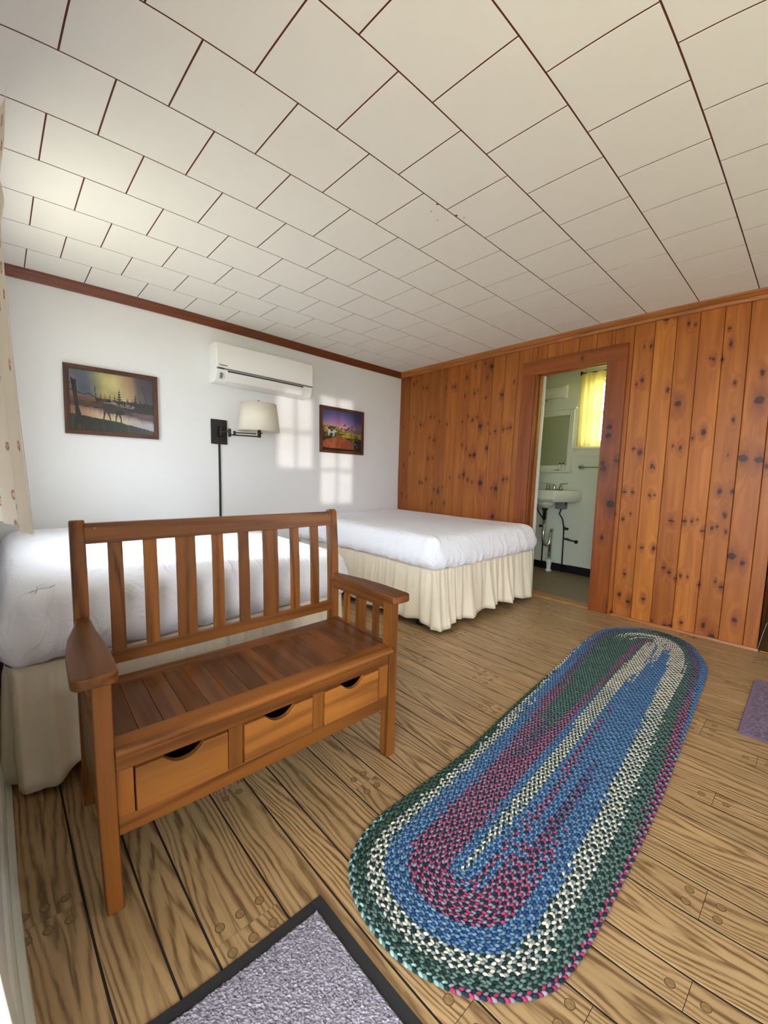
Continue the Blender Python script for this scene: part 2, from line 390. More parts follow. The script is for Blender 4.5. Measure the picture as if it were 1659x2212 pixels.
# floor: printed plank flooring in three board widths
FLOOR_T = .0016
floor = struct('floor', MB().box(-.12, XR + .12, YF - .02, .02, -.06, -FLOOR_T), M['floor_gap'], 'oak plank floor in three board widths with round pegs', 'floor')
pgap = .0028
peg_me = MB().lathe([(.0112, 0), (.0112, .0003), (.0098, .00035)], n=16).mesh('peg', M['peg'])
peg_me.materials.append(plain('floor_peg_outline', (74, 56, 34), .5))
for p_ in peg_me.polygons:
    if len(p_.vertices) == 4: p_.material_index = 1
ring_c = {}
def plank(xa, xb, ya, yb, pegs_l, pegs_r, npeg, seed):
    b = .0003; X0_, X1_, Y0_, Y1_ = 0, xb - xa - pgap * .45, 0, yb - ya - 2 * pgap
    mb = MB().add([(b, b, 0), (X1_ - b, b, 0), (X1_ - b, Y1_ - b, 0), (b, Y1_ - b, 0), (0, 0, -b), (X1_, 0, -b), (X1_, Y1_, -b), (0, Y1_, -b), (0, 0, -FLOOR_T), (X1_, 0, -FLOOR_T), (X1_, Y1_, -FLOOR_T), (0, Y1_, -FLOOR_T)],
                  [(0, 1, 2, 3)] + [(4 + i, 4 + (i + 1) % 4, (i + 1) % 4, i) for i in range(4)] + [(8 + i, 8 + (i + 1) % 4, 4 + (i + 1) % 4, 4 + i) for i in range(4)])
    p = obj('plank', mb, M['plank'], floor, loc=(xa + pgap * .3, ya + pgap, 0))
    wy = yb - ya
    ys = {3: (.031, wy / 2 - .002, wy - .034), 2: (.033, wy - .036), 1: (wy / 2,)}[npeg]
    for on, px_ in ((pegs_l, .034), (pegs_r, X1_ - .034)):
        if on:
            for y in ys: obj('peg', peg_me, parent=p, loc=(px_, y - pgap, 0.0))
P3 = .3612
joints = {(-1, 0): [2.302], (-1, 1): [.98, 2.95], (-1, 2): [1.5, 2.75], (0, 0): [2.61], (0, 1): [2.172], (0, 2): [1.2, 3.05], (1, 0): [1.9, 3.225], (1, 1): [1.4, 2.45], (1, 2): [2.05],
          (2, 0): [1.55, 2.9], (2, 1): [2.05, 3.336], (2, 2): [1.7, 2.98], (3, 0): [1.35, 2.68], (3, 1): [2.485], (3, 2): [1.96, 3.285], (4, 0): [2.318], (4, 1): [1.75, 3.05], (4, 2): [1.45, 3.368]}
for n in range(-1, 10):
    base = -3.153 + P3 * n
    rows = [(base - P3 + P3, base + .164, 3, 0), (base + .164, base + .276, 2, 1), (base + .276, base + P3, 1, 2)]
    rows = [(base, base + .164, 3, 0), (base + .164, base + .277, 2, 1), (base + .277, base + P3, 1, 2)]
    for ya, yb, np_, kind in rows:
        ya, yb = max(ya, YF), min(yb, .005)
        if yb - ya < .015: continue
        js = joints.get((n, kind), None)
        if js is None: s_ = random.uniform(.2, 1.3); js = [s_ + 1.31 * q_ for q_ in range(4)]
        else:
            js = list(js)
            while js[0] > 1.6: js.insert(0, js[0] - 1.31)
            while js[-1] < 3.6: js.append(js[-1] + 1.31)
        xs = [-.0] + [j for j in js if .25 < j < XR - .2] + [XR]
        npg = np_ if (yb - ya) > .07 else 0
        for i in range(len(xs) - 1):
            plank(xs[i], xs[i + 1], ya, yb, i > 0 and npg, i < len(xs) - 2 and npg, npg or 1, i)

def wall_holes(axis, pos, t, a0, a1, z0, z1, holes):
    """a wall in the plane axis=pos, thickness t outward, with rectangular holes (a0,a1,z0,z1)"""
    mb = MB(); cuts = sorted({a0, a1} | {h[0] for h in holes} | {h[1] for h in holes})
    for i in range(len(cuts) - 1):
        a, b = cuts[i], cuts[i + 1]; zs = [z0]
        for h in sorted([h for h in holes if h[0] <= a + 1e-6 and h[1] >= b - 1e-6], key=lambda h: h[2]): zs += [h[2], h[3]]
        zs.append(z1)
        for j in range(0, len(zs), 2):
            if zs[j + 1] - zs[j] < 1e-4: continue
            p0, p1 = min(pos, pos + t), max(pos, pos + t)
            if axis == 'y': mb.box(a, b, p0, p1, zs[j], zs[j + 1])
            else: mb.box(p0, p1, a, b, zs[j], zs[j + 1])
    return mb
struct('wall_left', MB().box(-.12, 0, YF - .12, .12, -.0, H + .06), M['white_wall'], 'plain white wall behind the two bed heads', 'wall')
WA = (.6, 1.35, .95, 2.0); DOOR = (2.84, 3.76, -.05, 2.03); WE = (3.98, 4.58, .75, 1.95)
struct('wall_front', wall_holes('y', YF, -.12, 0, XR, 0, H + .06, [WA, DOOR, WE]), M['white_wall'], 'white window wall beside the near bed', 'wall')
W1 = (-1.80, -1.36, 1.08, 1.83); W2 = (-1.33, -.85, .72, 1.87)
struct('wall_right', wall_holes('x', XR, .12, YF - .12, .12, 0, H + .06, [W1, W2]), M['white_wall'], 'white wall with two small paned windows', 'wall')

# windows: frame, muntins, panes
def window(name, axis, pos, a0, a1, z0, z1, nx, nz, label, depth=.05):
    def bx(mb, a, b, p, q_, z, zz): return mb.box(a, b, p, q_, z, zz) if axis == 'y' else mb.box(p, q_, a, b, z, zz)
    f = MB(); fw = .035
    for a, b, z, zz in ((a0, a0 + fw, z0, z1), (a1 - fw, a1, z0, z1), (a0 + fw, a1 - fw, z0, z0 + fw), (a0 + fw, a1 - fw, z1 - fw, z1)): bx(f, a, b, pos, pos + depth, z, zz)
    o = struct(name, f, M['white_trim'], label, 'window')
    for i in range(1, nx): a = a0 + (a1 - a0) * i / nx; obj('muntin', bx(MB(), a - .014, a + .014, pos + .01, pos + .04, z0 + fw, z1 - fw), M['white_trim'], o)
    for i in range(1, nz): z = z0 + (z1 - z0) * i / nz; obj('muntin', bx(MB(), a0 + fw, a1 - fw, pos + .012, pos + .038, z - .014, z + .014), M['white_trim'], o)
    obj('glass_pane', bx(MB(), a0 + .02, a1 - .02, pos + .024, pos + .027, z0 + .02, z1 - .02), M['glass'], o)
    return o
window('window_1', 'y', YF - .09, *WA[:2], *WA[2:], 2, 2, 'white window with curtains above the near bed')
window('added_window', 'y', YF - .09, *WE[:2], *WE[2:], 2, 2, 'unseen white window added past the entrance doorway for brightness')  # unseen window added to brighten the room and its ceiling
window('window_2', 'x', XR + .04, *W1, 2, 2, 'shorter paned window in the right-hand wall')
window('window_3', 'x', XR + .04, *W2, 2, 3, 'taller paned window in the right-hand wall')

# door surround at the doorway where the photographer stands
dc = MB(); dc.box(2.75, 2.84, YF, YF + .018, 0, 2.12); dc.box(3.76, 3.85, YF, YF + .018, 0, 2.12); dc.box(2.84, 3.76, YF, YF + .018, 2.03, 2.12)
dc.box(2.825, 2.84, YF - .12, YF, 0, 2.03); dc.box(3.76, 3.775, YF - .12, YF, 0, 2.03)
struct('door_1', dc, M['white_trim'], 'white casing of the entrance doorway', 'doorway', bevel=.003)
bbm = MB().prism([(YF, 0), (YF + .012, 0), (YF + .012, .075), (YF + .007, .088), (YF, .09)], .0, 2.75, 'x')
bb = struct('baseboard_front', bbm, M['white_trim'], 'white baseboard along the window wall by the near bed', 'baseboard')
obj('shoe_moulding', MB().prism([(YF + .012, 0), (YF + .028, 0), (YF + .026, .008), (YF + .02, .014), (YF + .012, .016)], 0, 2.75, 'x'), M['white_trim'], bb)

# crown mouldings
struct('trim_1', MB().prism([(0, H - .058), (.012, H - .058), (.03, H - .03), (.042, H - .012), (.046, H), (0, H)], YF, 0, 'y'), M['crown'], 'dark brown crown moulding over the white wall', 'moulding')
struct('trim_2', MB().prism([(0, H - .056), (0, H), (-.046, H), (-.044, H - .012), (-.03, H - .03), (-.02, H - .036), (-.016, H - .056)], 0, XR, 'x'), M['crownx'], 'honey pine crown moulding over the knotty pine wall', 'moulding')

# ------------------------------------------------------------------ knotty pine wall
KN = [(0.049, 2.20), (0.12, 2.19), (0.144, 2.2), (0.21, 2.089), (0.255, 2.109), (0.358, 2.032), (0.411, 2.02), (0.675, 1.983), (0.763, 1.979), (0.797, 1.979), (0.938, 2.045), (0.927, 1.868), (1.03, 2.136), (1.14, 2.145), (1.212, 2.103), (1.175, 2.011), (1.17, 1.82), (1.342, 1.823), (1.46, 1.925), (1.038, 1.88), (1.078, 1.9), (0.071, 1.626), (0.232, 1.72), (0.388, 1.621), (0.34, 1.634), (0.488, 1.705), (0.539, 1.702), (0.609, 1.642), (0.717, 1.606), (0.914, 1.613), (0.979, 1.66), (1.035, 1.622), (1.086, 1.646), (1.129, 1.553), (1.215, 1.572), (1.242, 1.475), (1.301, 1.494), (1.385, 1.506), (1.423, 1.509), (1.452, 1.515), (1.592, 1.504), (0.482, 1.481), (0.554, 1.45), (0.927, 1.377), (1.218, 1.335), (1.08, 1.277), (1.033, 1.272), (0.974, 1.339), (0.189, 1.312), (0.253, 1.319), (0.475, 1.251), (0.54, 1.255), (0.097, 1.176), (0.793, 1.042), (0.914, 1.051), (0.967, 1.078), (1.022, 1.024), (1.072, 0.998), (1.172, 0.996), (1.418, 1.034), (1.453, 1.04), (0.361, 0.976), (0.399, 0.972), (0.461, 1.02), (0.643, 0.891), (0.696, 0.933), (0.581, 0.908), (1.298, 0.95), (1.344, 0.945), (0.731, 0.758), (0.079, 0.823), (0.151, 0.792), (0.554, 0.746), (1.327, 0.669), (2.47, 2.02), (2.514, 2.014), (2.44, 1.756), (2.476, 1.781), (2.595, 2.178), (2.644, 2.193), (2.729, 2.12), (2.767, 2.105), (2.865, 1.866), (2.884, 1.859), (2.927, 1.849), (2.952, 2.039), (2.966, 1.942), (3.005, 1.693), (2.708, 1.59), (3.134, 1.57), (3.137, 1.735), (2.7, 1.3), (2.745, 1.286), (2.461, 1.287), (2.503, 1.259), (2.865, 1.387), (2.808, 1.35), (3.015, 1.459), (3.007, 1.236), (3.082, 1.214), (3.16, 1.204), (2.639, 1.69), (2.422, 0.965), (2.477, 0.967), (2.589, 0.95), (2.617, 0.953), (2.585, 1.158), (2.6, 1.149), (2.373, 0.792), (2.477, 0.805), (2.428, 0.758), (2.486, 0.554), (2.567, 0.559), (2.641, 0.564), (2.733, 0.775), (2.807, 0.783), (2.851, 0.788), (2.878, 0.798), (2.916, 0.727), (2.96, 0.752), (2.987, 0.766), (3.02, 0.842), (3.034, 0.735), (2.981, 0.997), (3.045, 1.0), (2.468, 0.34), (2.51, 0.133), (2.447, 0.174), (2.604, 0.18), (2.714, 0.435), (2.748, 0.409), (2.815, 0.399), (2.857, 0.398), (2.788, 0.372), (2.922, 0.359), (3.009, 0.398), (3.042, 0.368), (3.076, 0.582), (3.135, 0.546), (3.129, 0.166), (3.021, 0.02), (2.971, 0.091), (2.97, 0.077), (2.845, 0.068), (2.788, 0.029), (2.751, 0.022), (2.672, 0.032), (2.4, 0.019), (3.199, 1.166)]
BIG = {(3.134, 1.57): .026, (3.076, .582): .024, (3.082, 1.214): .024, (3.16, 1.204): .021, (2.708, 1.59): .019, (3.129, .166): .015, (3.135, .546): .014, (1.172, .996): .026, (1.129, 1.553): .02, (1.592, 1.504): .02,
       (2.865, 1.387): .015, (2.708, 1.59): .02, (3.021, .02): .02, (2.503, 1.259): .018, (1.212, 2.103): .02, (.643, .891): .016, (3.137, 1.735): .013, (2.51, .133): .015, (2.981, .997): .013, (.967, 1.078): .017,
       (1.08, 1.277): .02, (1.218, 1.335): .016, (1.344, .945): .02, (2.445, .792): .012, (.144, 2.2): .022, (.049, 2.2): .016, (.12, 2.19): .018, (1.327, .669): .02, (1.342, 1.823): .016, (2.3, 1.1): .02}
seams = [.0, .03, .163, .302, .434, .564, .698, .834, .968, 1.102, 1.231, 1.36, 1.488, 1.62, 1.75, 1.881, 2.01, 2.141, 2.272, 2.402, 2.531, 2.66, 2.792, 2.925, 3.055, 3.183, 3.256]
tones = {18: (.88, .80, .76), 19: (1.05, 1.06, 1.0), 20: (1.22, 1.3, 1.25), 17: (.94, .88, .85), 21: (.98, .95, .92), 22: (1.16, 1.18, 1.15), 23: (1.0, .98, .96), 24: (1.04, 1.02, 1.04), 25: (.93, .87, .85), 1: (.8, .72, .7), 0: (.8, .7, .7), 8: (1.06, 1.06, 1), 11: (1.0, 1.0, .95), 12: (.96, .95, .95)}
back = struct('wall_back', MB().box(0, 1.665, .018, .10, 0, H).box(2.25, 3.256, .018, .10, 0, H).box(1.665, 2.25, .018, .10, 1.975, H), plain('pine_wall_backing', (74, 36, 16), .8), 'knotty pine board wall with the bathroom doorway', 'wall')
def board_mb(x0, x1, z0, z1, y=0.0, g=.0009, ch=.0042, th=.018):
    """tongue-and-groove board with chamfered long edges, face at y"""
    a, b = x0 + g, x1 - g
    prof = [(a, y + th), (a, y + ch), (a + ch * .8, y), (b - ch * .8, y), (b, y + ch), (b, y + th)]
    return MB().prism(prof, z0, z1, 'z')
DOORL, DOORR, DOORT = 1.665, 2.25, 1.975
for i in range(len(seams) - 1):
    x0, x1 = seams[i], seams[i + 1]
    ks = [(x, z, BIG.get((x, z), .0062 + .0058 * ((i * 7 + j * 3) % 5) / 4)) for j, (x, z) in enumerate(KN) if x0 - .008 < x < x1 + .008]
    tone = tones.get(i, tuple(np.clip(1 + rng.normal(0, .05) + rng.normal(0, .015, 3), .85, 1.15)))
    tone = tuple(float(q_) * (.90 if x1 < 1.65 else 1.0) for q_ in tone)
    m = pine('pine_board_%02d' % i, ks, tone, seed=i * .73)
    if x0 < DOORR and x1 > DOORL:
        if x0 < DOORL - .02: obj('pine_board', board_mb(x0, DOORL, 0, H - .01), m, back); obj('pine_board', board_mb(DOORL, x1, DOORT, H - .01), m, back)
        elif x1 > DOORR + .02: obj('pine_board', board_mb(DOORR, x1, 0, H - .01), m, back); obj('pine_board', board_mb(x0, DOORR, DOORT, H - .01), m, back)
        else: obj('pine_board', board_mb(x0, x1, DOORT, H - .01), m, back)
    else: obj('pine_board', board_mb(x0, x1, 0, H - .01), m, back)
# end of the wall, alcove beyond it, its shade put into the board colours
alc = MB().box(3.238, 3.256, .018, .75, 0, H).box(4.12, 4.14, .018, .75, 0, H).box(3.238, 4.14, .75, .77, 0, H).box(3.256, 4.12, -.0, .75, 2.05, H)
struct('wall_closet', alc, pine('shaded_closet_board', [], (.42, .36, .32), seed=9), 'panelled closet alcove past the pine wall end, toned dark for shade', 'wall')
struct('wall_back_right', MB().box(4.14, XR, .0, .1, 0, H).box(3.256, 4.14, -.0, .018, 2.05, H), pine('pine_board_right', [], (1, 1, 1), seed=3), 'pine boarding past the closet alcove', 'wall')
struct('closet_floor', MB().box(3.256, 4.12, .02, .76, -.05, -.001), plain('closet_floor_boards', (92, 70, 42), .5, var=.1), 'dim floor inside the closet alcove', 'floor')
tag(obj('threshold_strip', MB().prism([(.0, 0), (.035, 0), (.03, .006), (.017, .009), (.005, .006)], 3.27, 4.12, 'x'), M['brass']), 'brass threshold strip at the closet opening', 'threshold', kind='structure')
struct('trim_3', MB().prism([(0, 0), (0, .016), (-.009, .014), (-.012, 0)], 2.40, 3.262, 'x'), M['crownx'], 'thin pine shoe moulding under the pine wall', 'moulding')

# bathroom doorway casing, jamb, stop
cask = [(2.29, 1.455, .018), (2.285, 1.39, .02), (2.27, 1.14, .024), (2.26, 1.18, .018), (2.36, 1.2, .014), (2.34, .87, .03), (2.30, .6, .012), (2.385, .06, .02)]
cm = pine('casing_board', cask, (.66, .52, .47), seed=21); cmt = pine('casing_head_board', [(2.05, 2.01, .008)], (.68, .54, .48), axis=0, seed=5)
d2 = struct('door_2', MB().box(1.665, 1.683, -.012, .10, 0, 1.957).box(2.232, 2.25, -.012, .10, 0, 1.957).box(1.665, 2.25, -.012, .10, 1.957, 1.975), pine('jamb_board', [], (.62, .50, .44), seed=2), 'reddish pine doorway into the bathroom', 'doorway', bevel=.002)
obj('door_casing', MB().box(1.545, 1.665, -.020, 0, 0, 1.945), cm, d2, bevel=.002)
obj('door_casing', MB().box(2.245, 2.372, -.020, 0, 0, 1.945), cm, d2, bevel=.002)
obj('head_casing', MB().box(1.545, 2.372, -.021, 0, 1.945, 2.065), cmt, d2, bevel=.002)
obj('door_stop', MB().box(1.683, 1.693, .04, .075, 0, 1.957), M['crownx'], d2); obj('door_stop', MB().box(2.224, 2.232, .04, .075, 0, 1.957), M['crownx'], d2)
obj('door_stop', MB().box(1.683, 2.232, .04, .075, 1.945, 1.957), M['crownx'], d2)
obj('white_edge', MB().box(1.672, 1.702, .10, .116, 0, 1.95), M['white_trim'], d2)['label'] = 'white painted edge on the bathroom side'
struct('door_sill', MB().prism([(-.012, 0), (.12, 0), (.11, .010), (.0, .010)], 1.683, 2.232, 'x'), wood('sill_wood', (196, 142, 84), (140, 92, 48), 0, .35), 'worn wooden sill in the bathroom doorway', 'sill')

# ------------------------------------------------------------------ bathroom
YB = 1.15
WB = (1.66, 2.40, 1.42, 2.10)  # window widened past the doorway's view to brighten the bathroom
struct('wall_bathroom_rear', wall_holes('y', YB, .12, .3, 2.75, 0, H + .06, [WB]), M['bath_wall'], 'pale bathroom wall behind the sink', 'wall')
struct('wall_bathroom_left', MB().box(.18, .3, .1, YB + .12, 0, H + .06), M['bath_wall'], 'pale left wall of the bathroom', 'wall')
struct('wall_bathroom_right', MB().box(2.63, 2.75, .1, YB + .12, 0, H + .06), M['bath_wall'], 'pale right wall of the bathroom', 'wall')
struct('wall_bathroom_near', MB().box(.3, 1.665, .10, .108, 0, H).box(2.25, 2.63, .10, .108, 0, H).box(1.665, 2.25, .10, .108, 1.975, H), M['bath_wall'], 'bathroom side of the doorway wall', 'wall')
struct('ceiling_bathroom', MB().box(.18, 2.75, .1, YB + .12, H, H + .06), M['bath_wall'], 'pale bathroom ceiling', 'ceiling')
def bath_floor():
    t = NT('bathroom_floor_tile'); t.p(Roughness=.45); tc = t.new('ShaderNodeTexCoord').outputs['Object']
    b = t.new('ShaderNodeTexBrick'); b.offset = .0; t.set(b, Scale=22.0, Mortar_Size=.018); b.inputs['Color1'].default_value = lin((150, 130, 102)); b.inputs['Color2'].default_value = lin((138, 120, 94)); b.inputs['Mortar'].default_value = lin((96, 86, 72))
    t.link(tc, b.inputs['Vector']); t.link(b.outputs[0], t.b.inputs['Base Color']); return t.m
struct('floor_bathroom', MB().box(.3, 2.63, .1, YB, -.05, 0), bath_floor(), 'dim grey-brown tiled bathroom floor', 'floor')
bbt = struct('baseboard_bathroom', MB().box(.3, 2.63, YB - .006, YB, 0, .08), plain('tile_grout', (60, 60, 58), .8), 'black tile baseboard along the bathroom wall', 'baseboard')
x = .3; wds = [.2, .2, .2, .2, .2, .3, .235, .3, .3, .2]
for wd in wds:
    x2 = min(x + wd, 2.63)
    obj('base_tile', MB().box(x + .002, x2 - .002, YB - .014, YB - .004, 0, .084 + random.uniform(-.004, .004)), M['black_tile'], bbt, bevel=.002); x = x2
window('window_4', 'y', YB + .05, WB[0], WB[1], WB[2], WB[3], 1, 2, 'small bathroom window, widened for brightness, behind the yellow curtain')
struct('trim_4', MB().box(1.575, 2.5, YB - .03, YB, 1.375, 1.395).box(1.60, 2.48, YB - .012, YB, 1.30, 1.375), M['white_trim'], 'white sill and apron under the bathroom window', 'sill')
def curtain_mesh(x0, x1, z0, z1, y, amp, waves, nx=90, nz=16, edge=None, ph=0, seed=0):
    mb = MB(); v = []; f = []
    for j in range(nz + 1):
        tz = j / nz; z = z0 + (z1 - z0) * tz
        for i in range(nx + 1):
            tx = i / nx; xx = x0 + (x1 - x0) * tx
            a = amp * (1 - .35 * tz)
            yy = y + a * math.sin(tx * waves * 2 * PI + ph + .5 * math.sin(tz * 2 + seed)) + a * .3 * math.sin(tx * waves * 4.7 * PI + 1.3 + tz)
            if edge: yy += edge(tx, tz)
            v.append((xx, yy, z))
    for j in range(nz):
        for i in range(nx):
            a = j * (nx + 1) + i; f.append((a, a + 1, a + nx + 2, a + nx + 1))
    return mb.add(v, f)
yc = thing('bathroom_curtain', 'sheer yellow curtain on the small bathroom window', 'curtain', (1.8, YB - .05, 0))
obj('curtain_panel', curtain_mesh(-.195, .03, 1.405, 2.165, 0, .012, 2), M['yellow_curtain'], yc, smooth=True)
obj('curtain_panel', curtain_mesh(.04, .62, 1.405, 2.165, 0.004, .012, 2, ph=1), M['yellow_curtain'], yc, smooth=True)
obj('curtain_rod', MB().tube([(-.20, .004, 2.165), (.66, .004, 2.165)], .005), M['black_metal'], yc)
obj('rod_bracket', MB().box(-.207, -.196, -.004, .05, 2.15, 2.185), M['black_metal'], yc)

# sink with its plumbing
sk = thing('bathroom_sink', 'white wall-hung sink with chrome taps in the bathroom', 'sink', (1.42, YB - .004, 0))
def sink_mesh():
    top, bot = .925, .805; hw, dp = .275, .42
    # outline of the slab with chamfered front corners
    def outl(s, zz, d=0):
        return [(-hw * s, 0, zz), (-hw * s, -dp * .58, zz), (-hw * s * .58, -dp * s + d, zz), (hw * s * .58, -dp * s + d, zz), (hw * s, -dp * .58, zz), (hw * s, 0, zz)]
    b = MB(); v = outl(.93, bot) + outl(1, bot + .03) + outl(1, top - .012) + outl(.985, top)
    # inner rim and basin
    rim = [(-.2, -.10, top - .002), (-.2, -.26, top - .002), (-.12, -.37, top - .002), (.12, -.37, top - .002), (.2, -.26, top - .002), (.2, -.10, top - .002)]
    bas = [(x * .7, -.235 + (y + .235) * .7, top - .085) for x, y, z in rim]
    v += rim + bas; f = []
    for k in range(5):
        for i in range(6): f.append((k * 6 + i, k * 6 + (i + 1) % 6, (k + 1) * 6 + (i + 1) % 6, (k + 1) * 6 + i))
    f.append(tuple(range(6))[::-1]); f.append(tuple(range(30, 36)))
    f = [q_[::-1] for q_ in f]
    return b.add(v, f)
obj('basin', sink_mesh(), M['porcelain'], sk, bevel=.005, seg=2)
obj('underside', MB().lathe([(.03, .725), (.045, .735), (.085, .765), (.105, .806)], (-.02, -.22, 0)), M['porcelain'], sk, smooth=True)
obj('back_bracket', MB().box(.03, .13, -.10, -.0, .715, .80), M['ac_grey'], sk, bevel=.01)
fa = obj('faucet', MB().box(-.085, .085, -.095, -.045, .925, .937).tube([(0, -.07, .93), (0, -.07, .97), (0, -.09, .985), (0, -.14, .982), (0, -.165, .96)], [.013, .012, .012, .011, .010]), M['chrome'], sk, auto=40)
for s in (-1, 1):
    obj('tap_handle', MB().lathe([(.024, .935), (.021, .95), (.013, .975), (.014, .99), (.010, 1.0)], (s * .07, -.07, 0), 16).tube([(s * .07, -.07, .993), (s * .13, -.085, .999), (s * .145, -.087, 1.0)], [.005, .005, .008]), M['chrome'], sk, smooth=True)
pc = (-.02, -.22)
dr = obj('drain_pipe', MB().lathe([(.03, .705), (.03, .725), (.019, .705), (.019, .60)][::-1], (pc[0], pc[1], 0), 16), M['black_metal'], sk, smooth=True)
obj('drain_trap', MB().tube([(pc[0], pc[1], .60), (pc[0], pc[1], .40), (pc[0] + .004, pc[1] + .01, .33), (pc[0] + .03, pc[1] + .03, .30), (pc[0] + .05, pc[1] + .05, .33), (pc[0] + .055, pc[1] + .06, .44), (pc[0] + .05, pc[1] + .09, .475), (pc[0] + .035, pc[1] + .11, .44), (pc[0] + .03, pc[1] + .11, .16)], .016, 12), M['chrome'], sk, smooth=True)
obj('drain_fitting', MB().lathe([(.03, 0), (.035, .015), (.022, .03), (.026, .09), (.036, .12), (.036, .135), (.02, .14)], (pc[0] + .03, pc[1] + .11, 0), 16), M['porcelain'], sk, smooth=True)
obj('supply_pipe', MB().tube([(.13, -.05, .005), (.128, -.05, .30), (.125, -.05, .50), (.11, -.06, .60), (.075, -.07, .66), (.09, -.07, .72), (.13, -.06, .77), (.14, -.06, .81)], .0075, 8), M['bronze'], sk, smooth=True)
obj('supply_pipe', MB().tube([(-.10, -.05, .005), (-.098, -.05, .50), (-.10, -.06, .58), (-.16, -.07, .66), (-.19, -.07, .73), (-.17, -.06, .79)], .0075, 8), M['bronze'], sk, smooth=True)
for xx in (.128, -.098): obj('shutoff_valve', MB().lathe([(.012, -.02), (.012, .02)], (xx, -.05, .50), 10).tube([(xx, -.05, .5), (xx + (.045 if xx > 0 else -.045), -.07, .5)], [.008, .016]), M['bronze'], sk, smooth=True)
obj('branch_valve', MB().tube([(.128, -.05, .385), (.17, -.04, .38), (.21, -.03, .37), (.24, -.012, .365)], [.009, .014, .008, .008], 8).lathe([(.02, -.01), (.02, 0)], (.245, 0, .36), 14, 'y'), M['bronze'], sk, smooth=True)

mr = thing('wall_mirror', 'white framed mirror with a shelf above the bathroom sink', 'mirror', (1.24, YB, 0))
obj('mirror_glass', MB().box(-.27, .267, -.018, -.008, 1.20, 1.75), M['mirror'], mr)
fr = MB(); fr.box(-.33, -.27, -.03, 0, 1.14, 1.81).box(.267, .315, -.03, 0, 1.14, 1.81).box(-.27, .267, -.03, 0, 1.75, 1.81).box(-.27, .267, -.03, 0, 1.14, 1.20)
obj('frame', fr, M['white_trim'], mr, bevel=.003)
obj('cornice', MB().box(-.34, .335, -.045, 0, 1.81, 1.83), M['white_trim'], mr, bevel=.004)
obj('shelf', MB().box(-.345, .335, -.10, 0, 1.125, 1.142), M['white_trim'], mr, bevel=.003)
for k, xx in enumerate((1.455, 1.49)):
    b_ = thing('bottle', ('clear toiletry bottle with black cap, the left of two on the mirror shelf', 'clear toiletry bottle with black cap, the right of two on the mirror shelf')[k], 'bottle', (xx, YB - .06, 1.142), group='toiletry bottles on the mirror shelf')
    obj('body', MB().lathe([(.012, 0), (.013, .006), (.013, .062), (.008, .07)], n=16), plain('pale_bottle', (214, 212, 190), .2), b_, smooth=True)
    obj('cap', MB().lathe([(.009, .068), (.009, .083), (.006, .086)], n=14), M['black_metal'], b_, smooth=True)
tag(obj('soap_dish', MB().lathe([(.02, 0), (.032, .004), (.034, .010), (.03, .008)], (1.43, YB - .062, 1.142), 20), M['ac_grey'], smooth=True), 'small flat grey dish on the mirror shelf', 'dish')

lt = thing('vanity_light', 'white tubular vanity light with pull chain above the mirror', 'light', (1.2, YB, 0))
obj('light_base', MB().prism([(0, 1.945), (-.055, 1.945), (-.075, 1.97), (-.06, 1.985), (0, 1.985)], -.27, .24, 'x'), M['ac'], lt, bevel=.004)
obj('light_diffuser', MB().prism([(-.02 - .062 * math.sin(a * PI / 12), 2.02 - .052 * math.cos(a * PI / 12)) for a in range(13)], -.26, .235, 'x'), M['ac'], lt, smooth=False)
obj('end_cap', MB().prism([(-.00, 1.935), (-.05, 1.94), (-.062, 1.965), (-.05, 2.01), (-.062, 2.055), (-.05, 2.075), (0, 2.078)], .235, .262, 'x'), M['ac'], lt, bevel=.004)
obj('socket', MB().lathe([(.012, -.02), (.02, 0)], (.04, -.05, 1.935), 12), M['chrome'], lt, smooth=True)
obj('pull_chain', MB().tube([(.105, -.05, 1.945), (.103, -.05, 1.865)], .002, 6), M['brass'], lt)
tb = thing('towel_bar', 'chrome towel bar on the bathroom wall below the window', 'towel bar', (1.70, YB, 1.18))
obj('bracket', MB().lathe([(.028, 0), (.028, -.012), (.018, -.03), (.016, -.055)], (-.035, 0, 0), 18, 'y'), M['chrome'], tb, smooth=True)
obj('bracket', MB().lathe([(.028, 0), (.028, -.012), (.018, -.03), (.016, -.055)], (.56, 0, 0), 18, 'y'), M['chrome'], tb, smooth=True)
obj('bar', MB().tube([(-.035, -.05, 0), (.56, -.05, 0)], .0065), M['chrome'], tb, smooth=True)

# ------------------------------------------------------------------ outside: ground, porch deck, added sun-blocking roof
def grass_mat():
    t = NT('lawn'); tc = t.new('ShaderNodeTexCoord').outputs['Object']
    t.link(t.ramp(t.noise(tc, 1.5, 5).outputs[0], [(.3, lin((150, 150, 118))), (.7, lin((196, 188, 164)))]), t.b.inputs['Base Color']); t.p(Roughness=.95); return t.m
struct('ground', MB().box(-30, 35, -35, 30, -.5, -.3), grass_mat(), 'grass and gravel outside the cabin', 'ground')
struct('sun_blocking_roof', MB().box(2.1, 5.2, -5.6, YF - .12, 2.28, 2.36), plain('sun_blocking_roof_boards', (200, 196, 186), .8), 'unseen roof added over the entrance to block the sun', 'roof')  # unseen, added to keep direct sun off the doorway floor
struct('porch_deck', MB().box(2.1, 5.2, -5.4, YF - .12, -.3, -.06), plain('porch_boards', (168, 150, 124), .7), 'porch deck outside the entrance', 'deck')

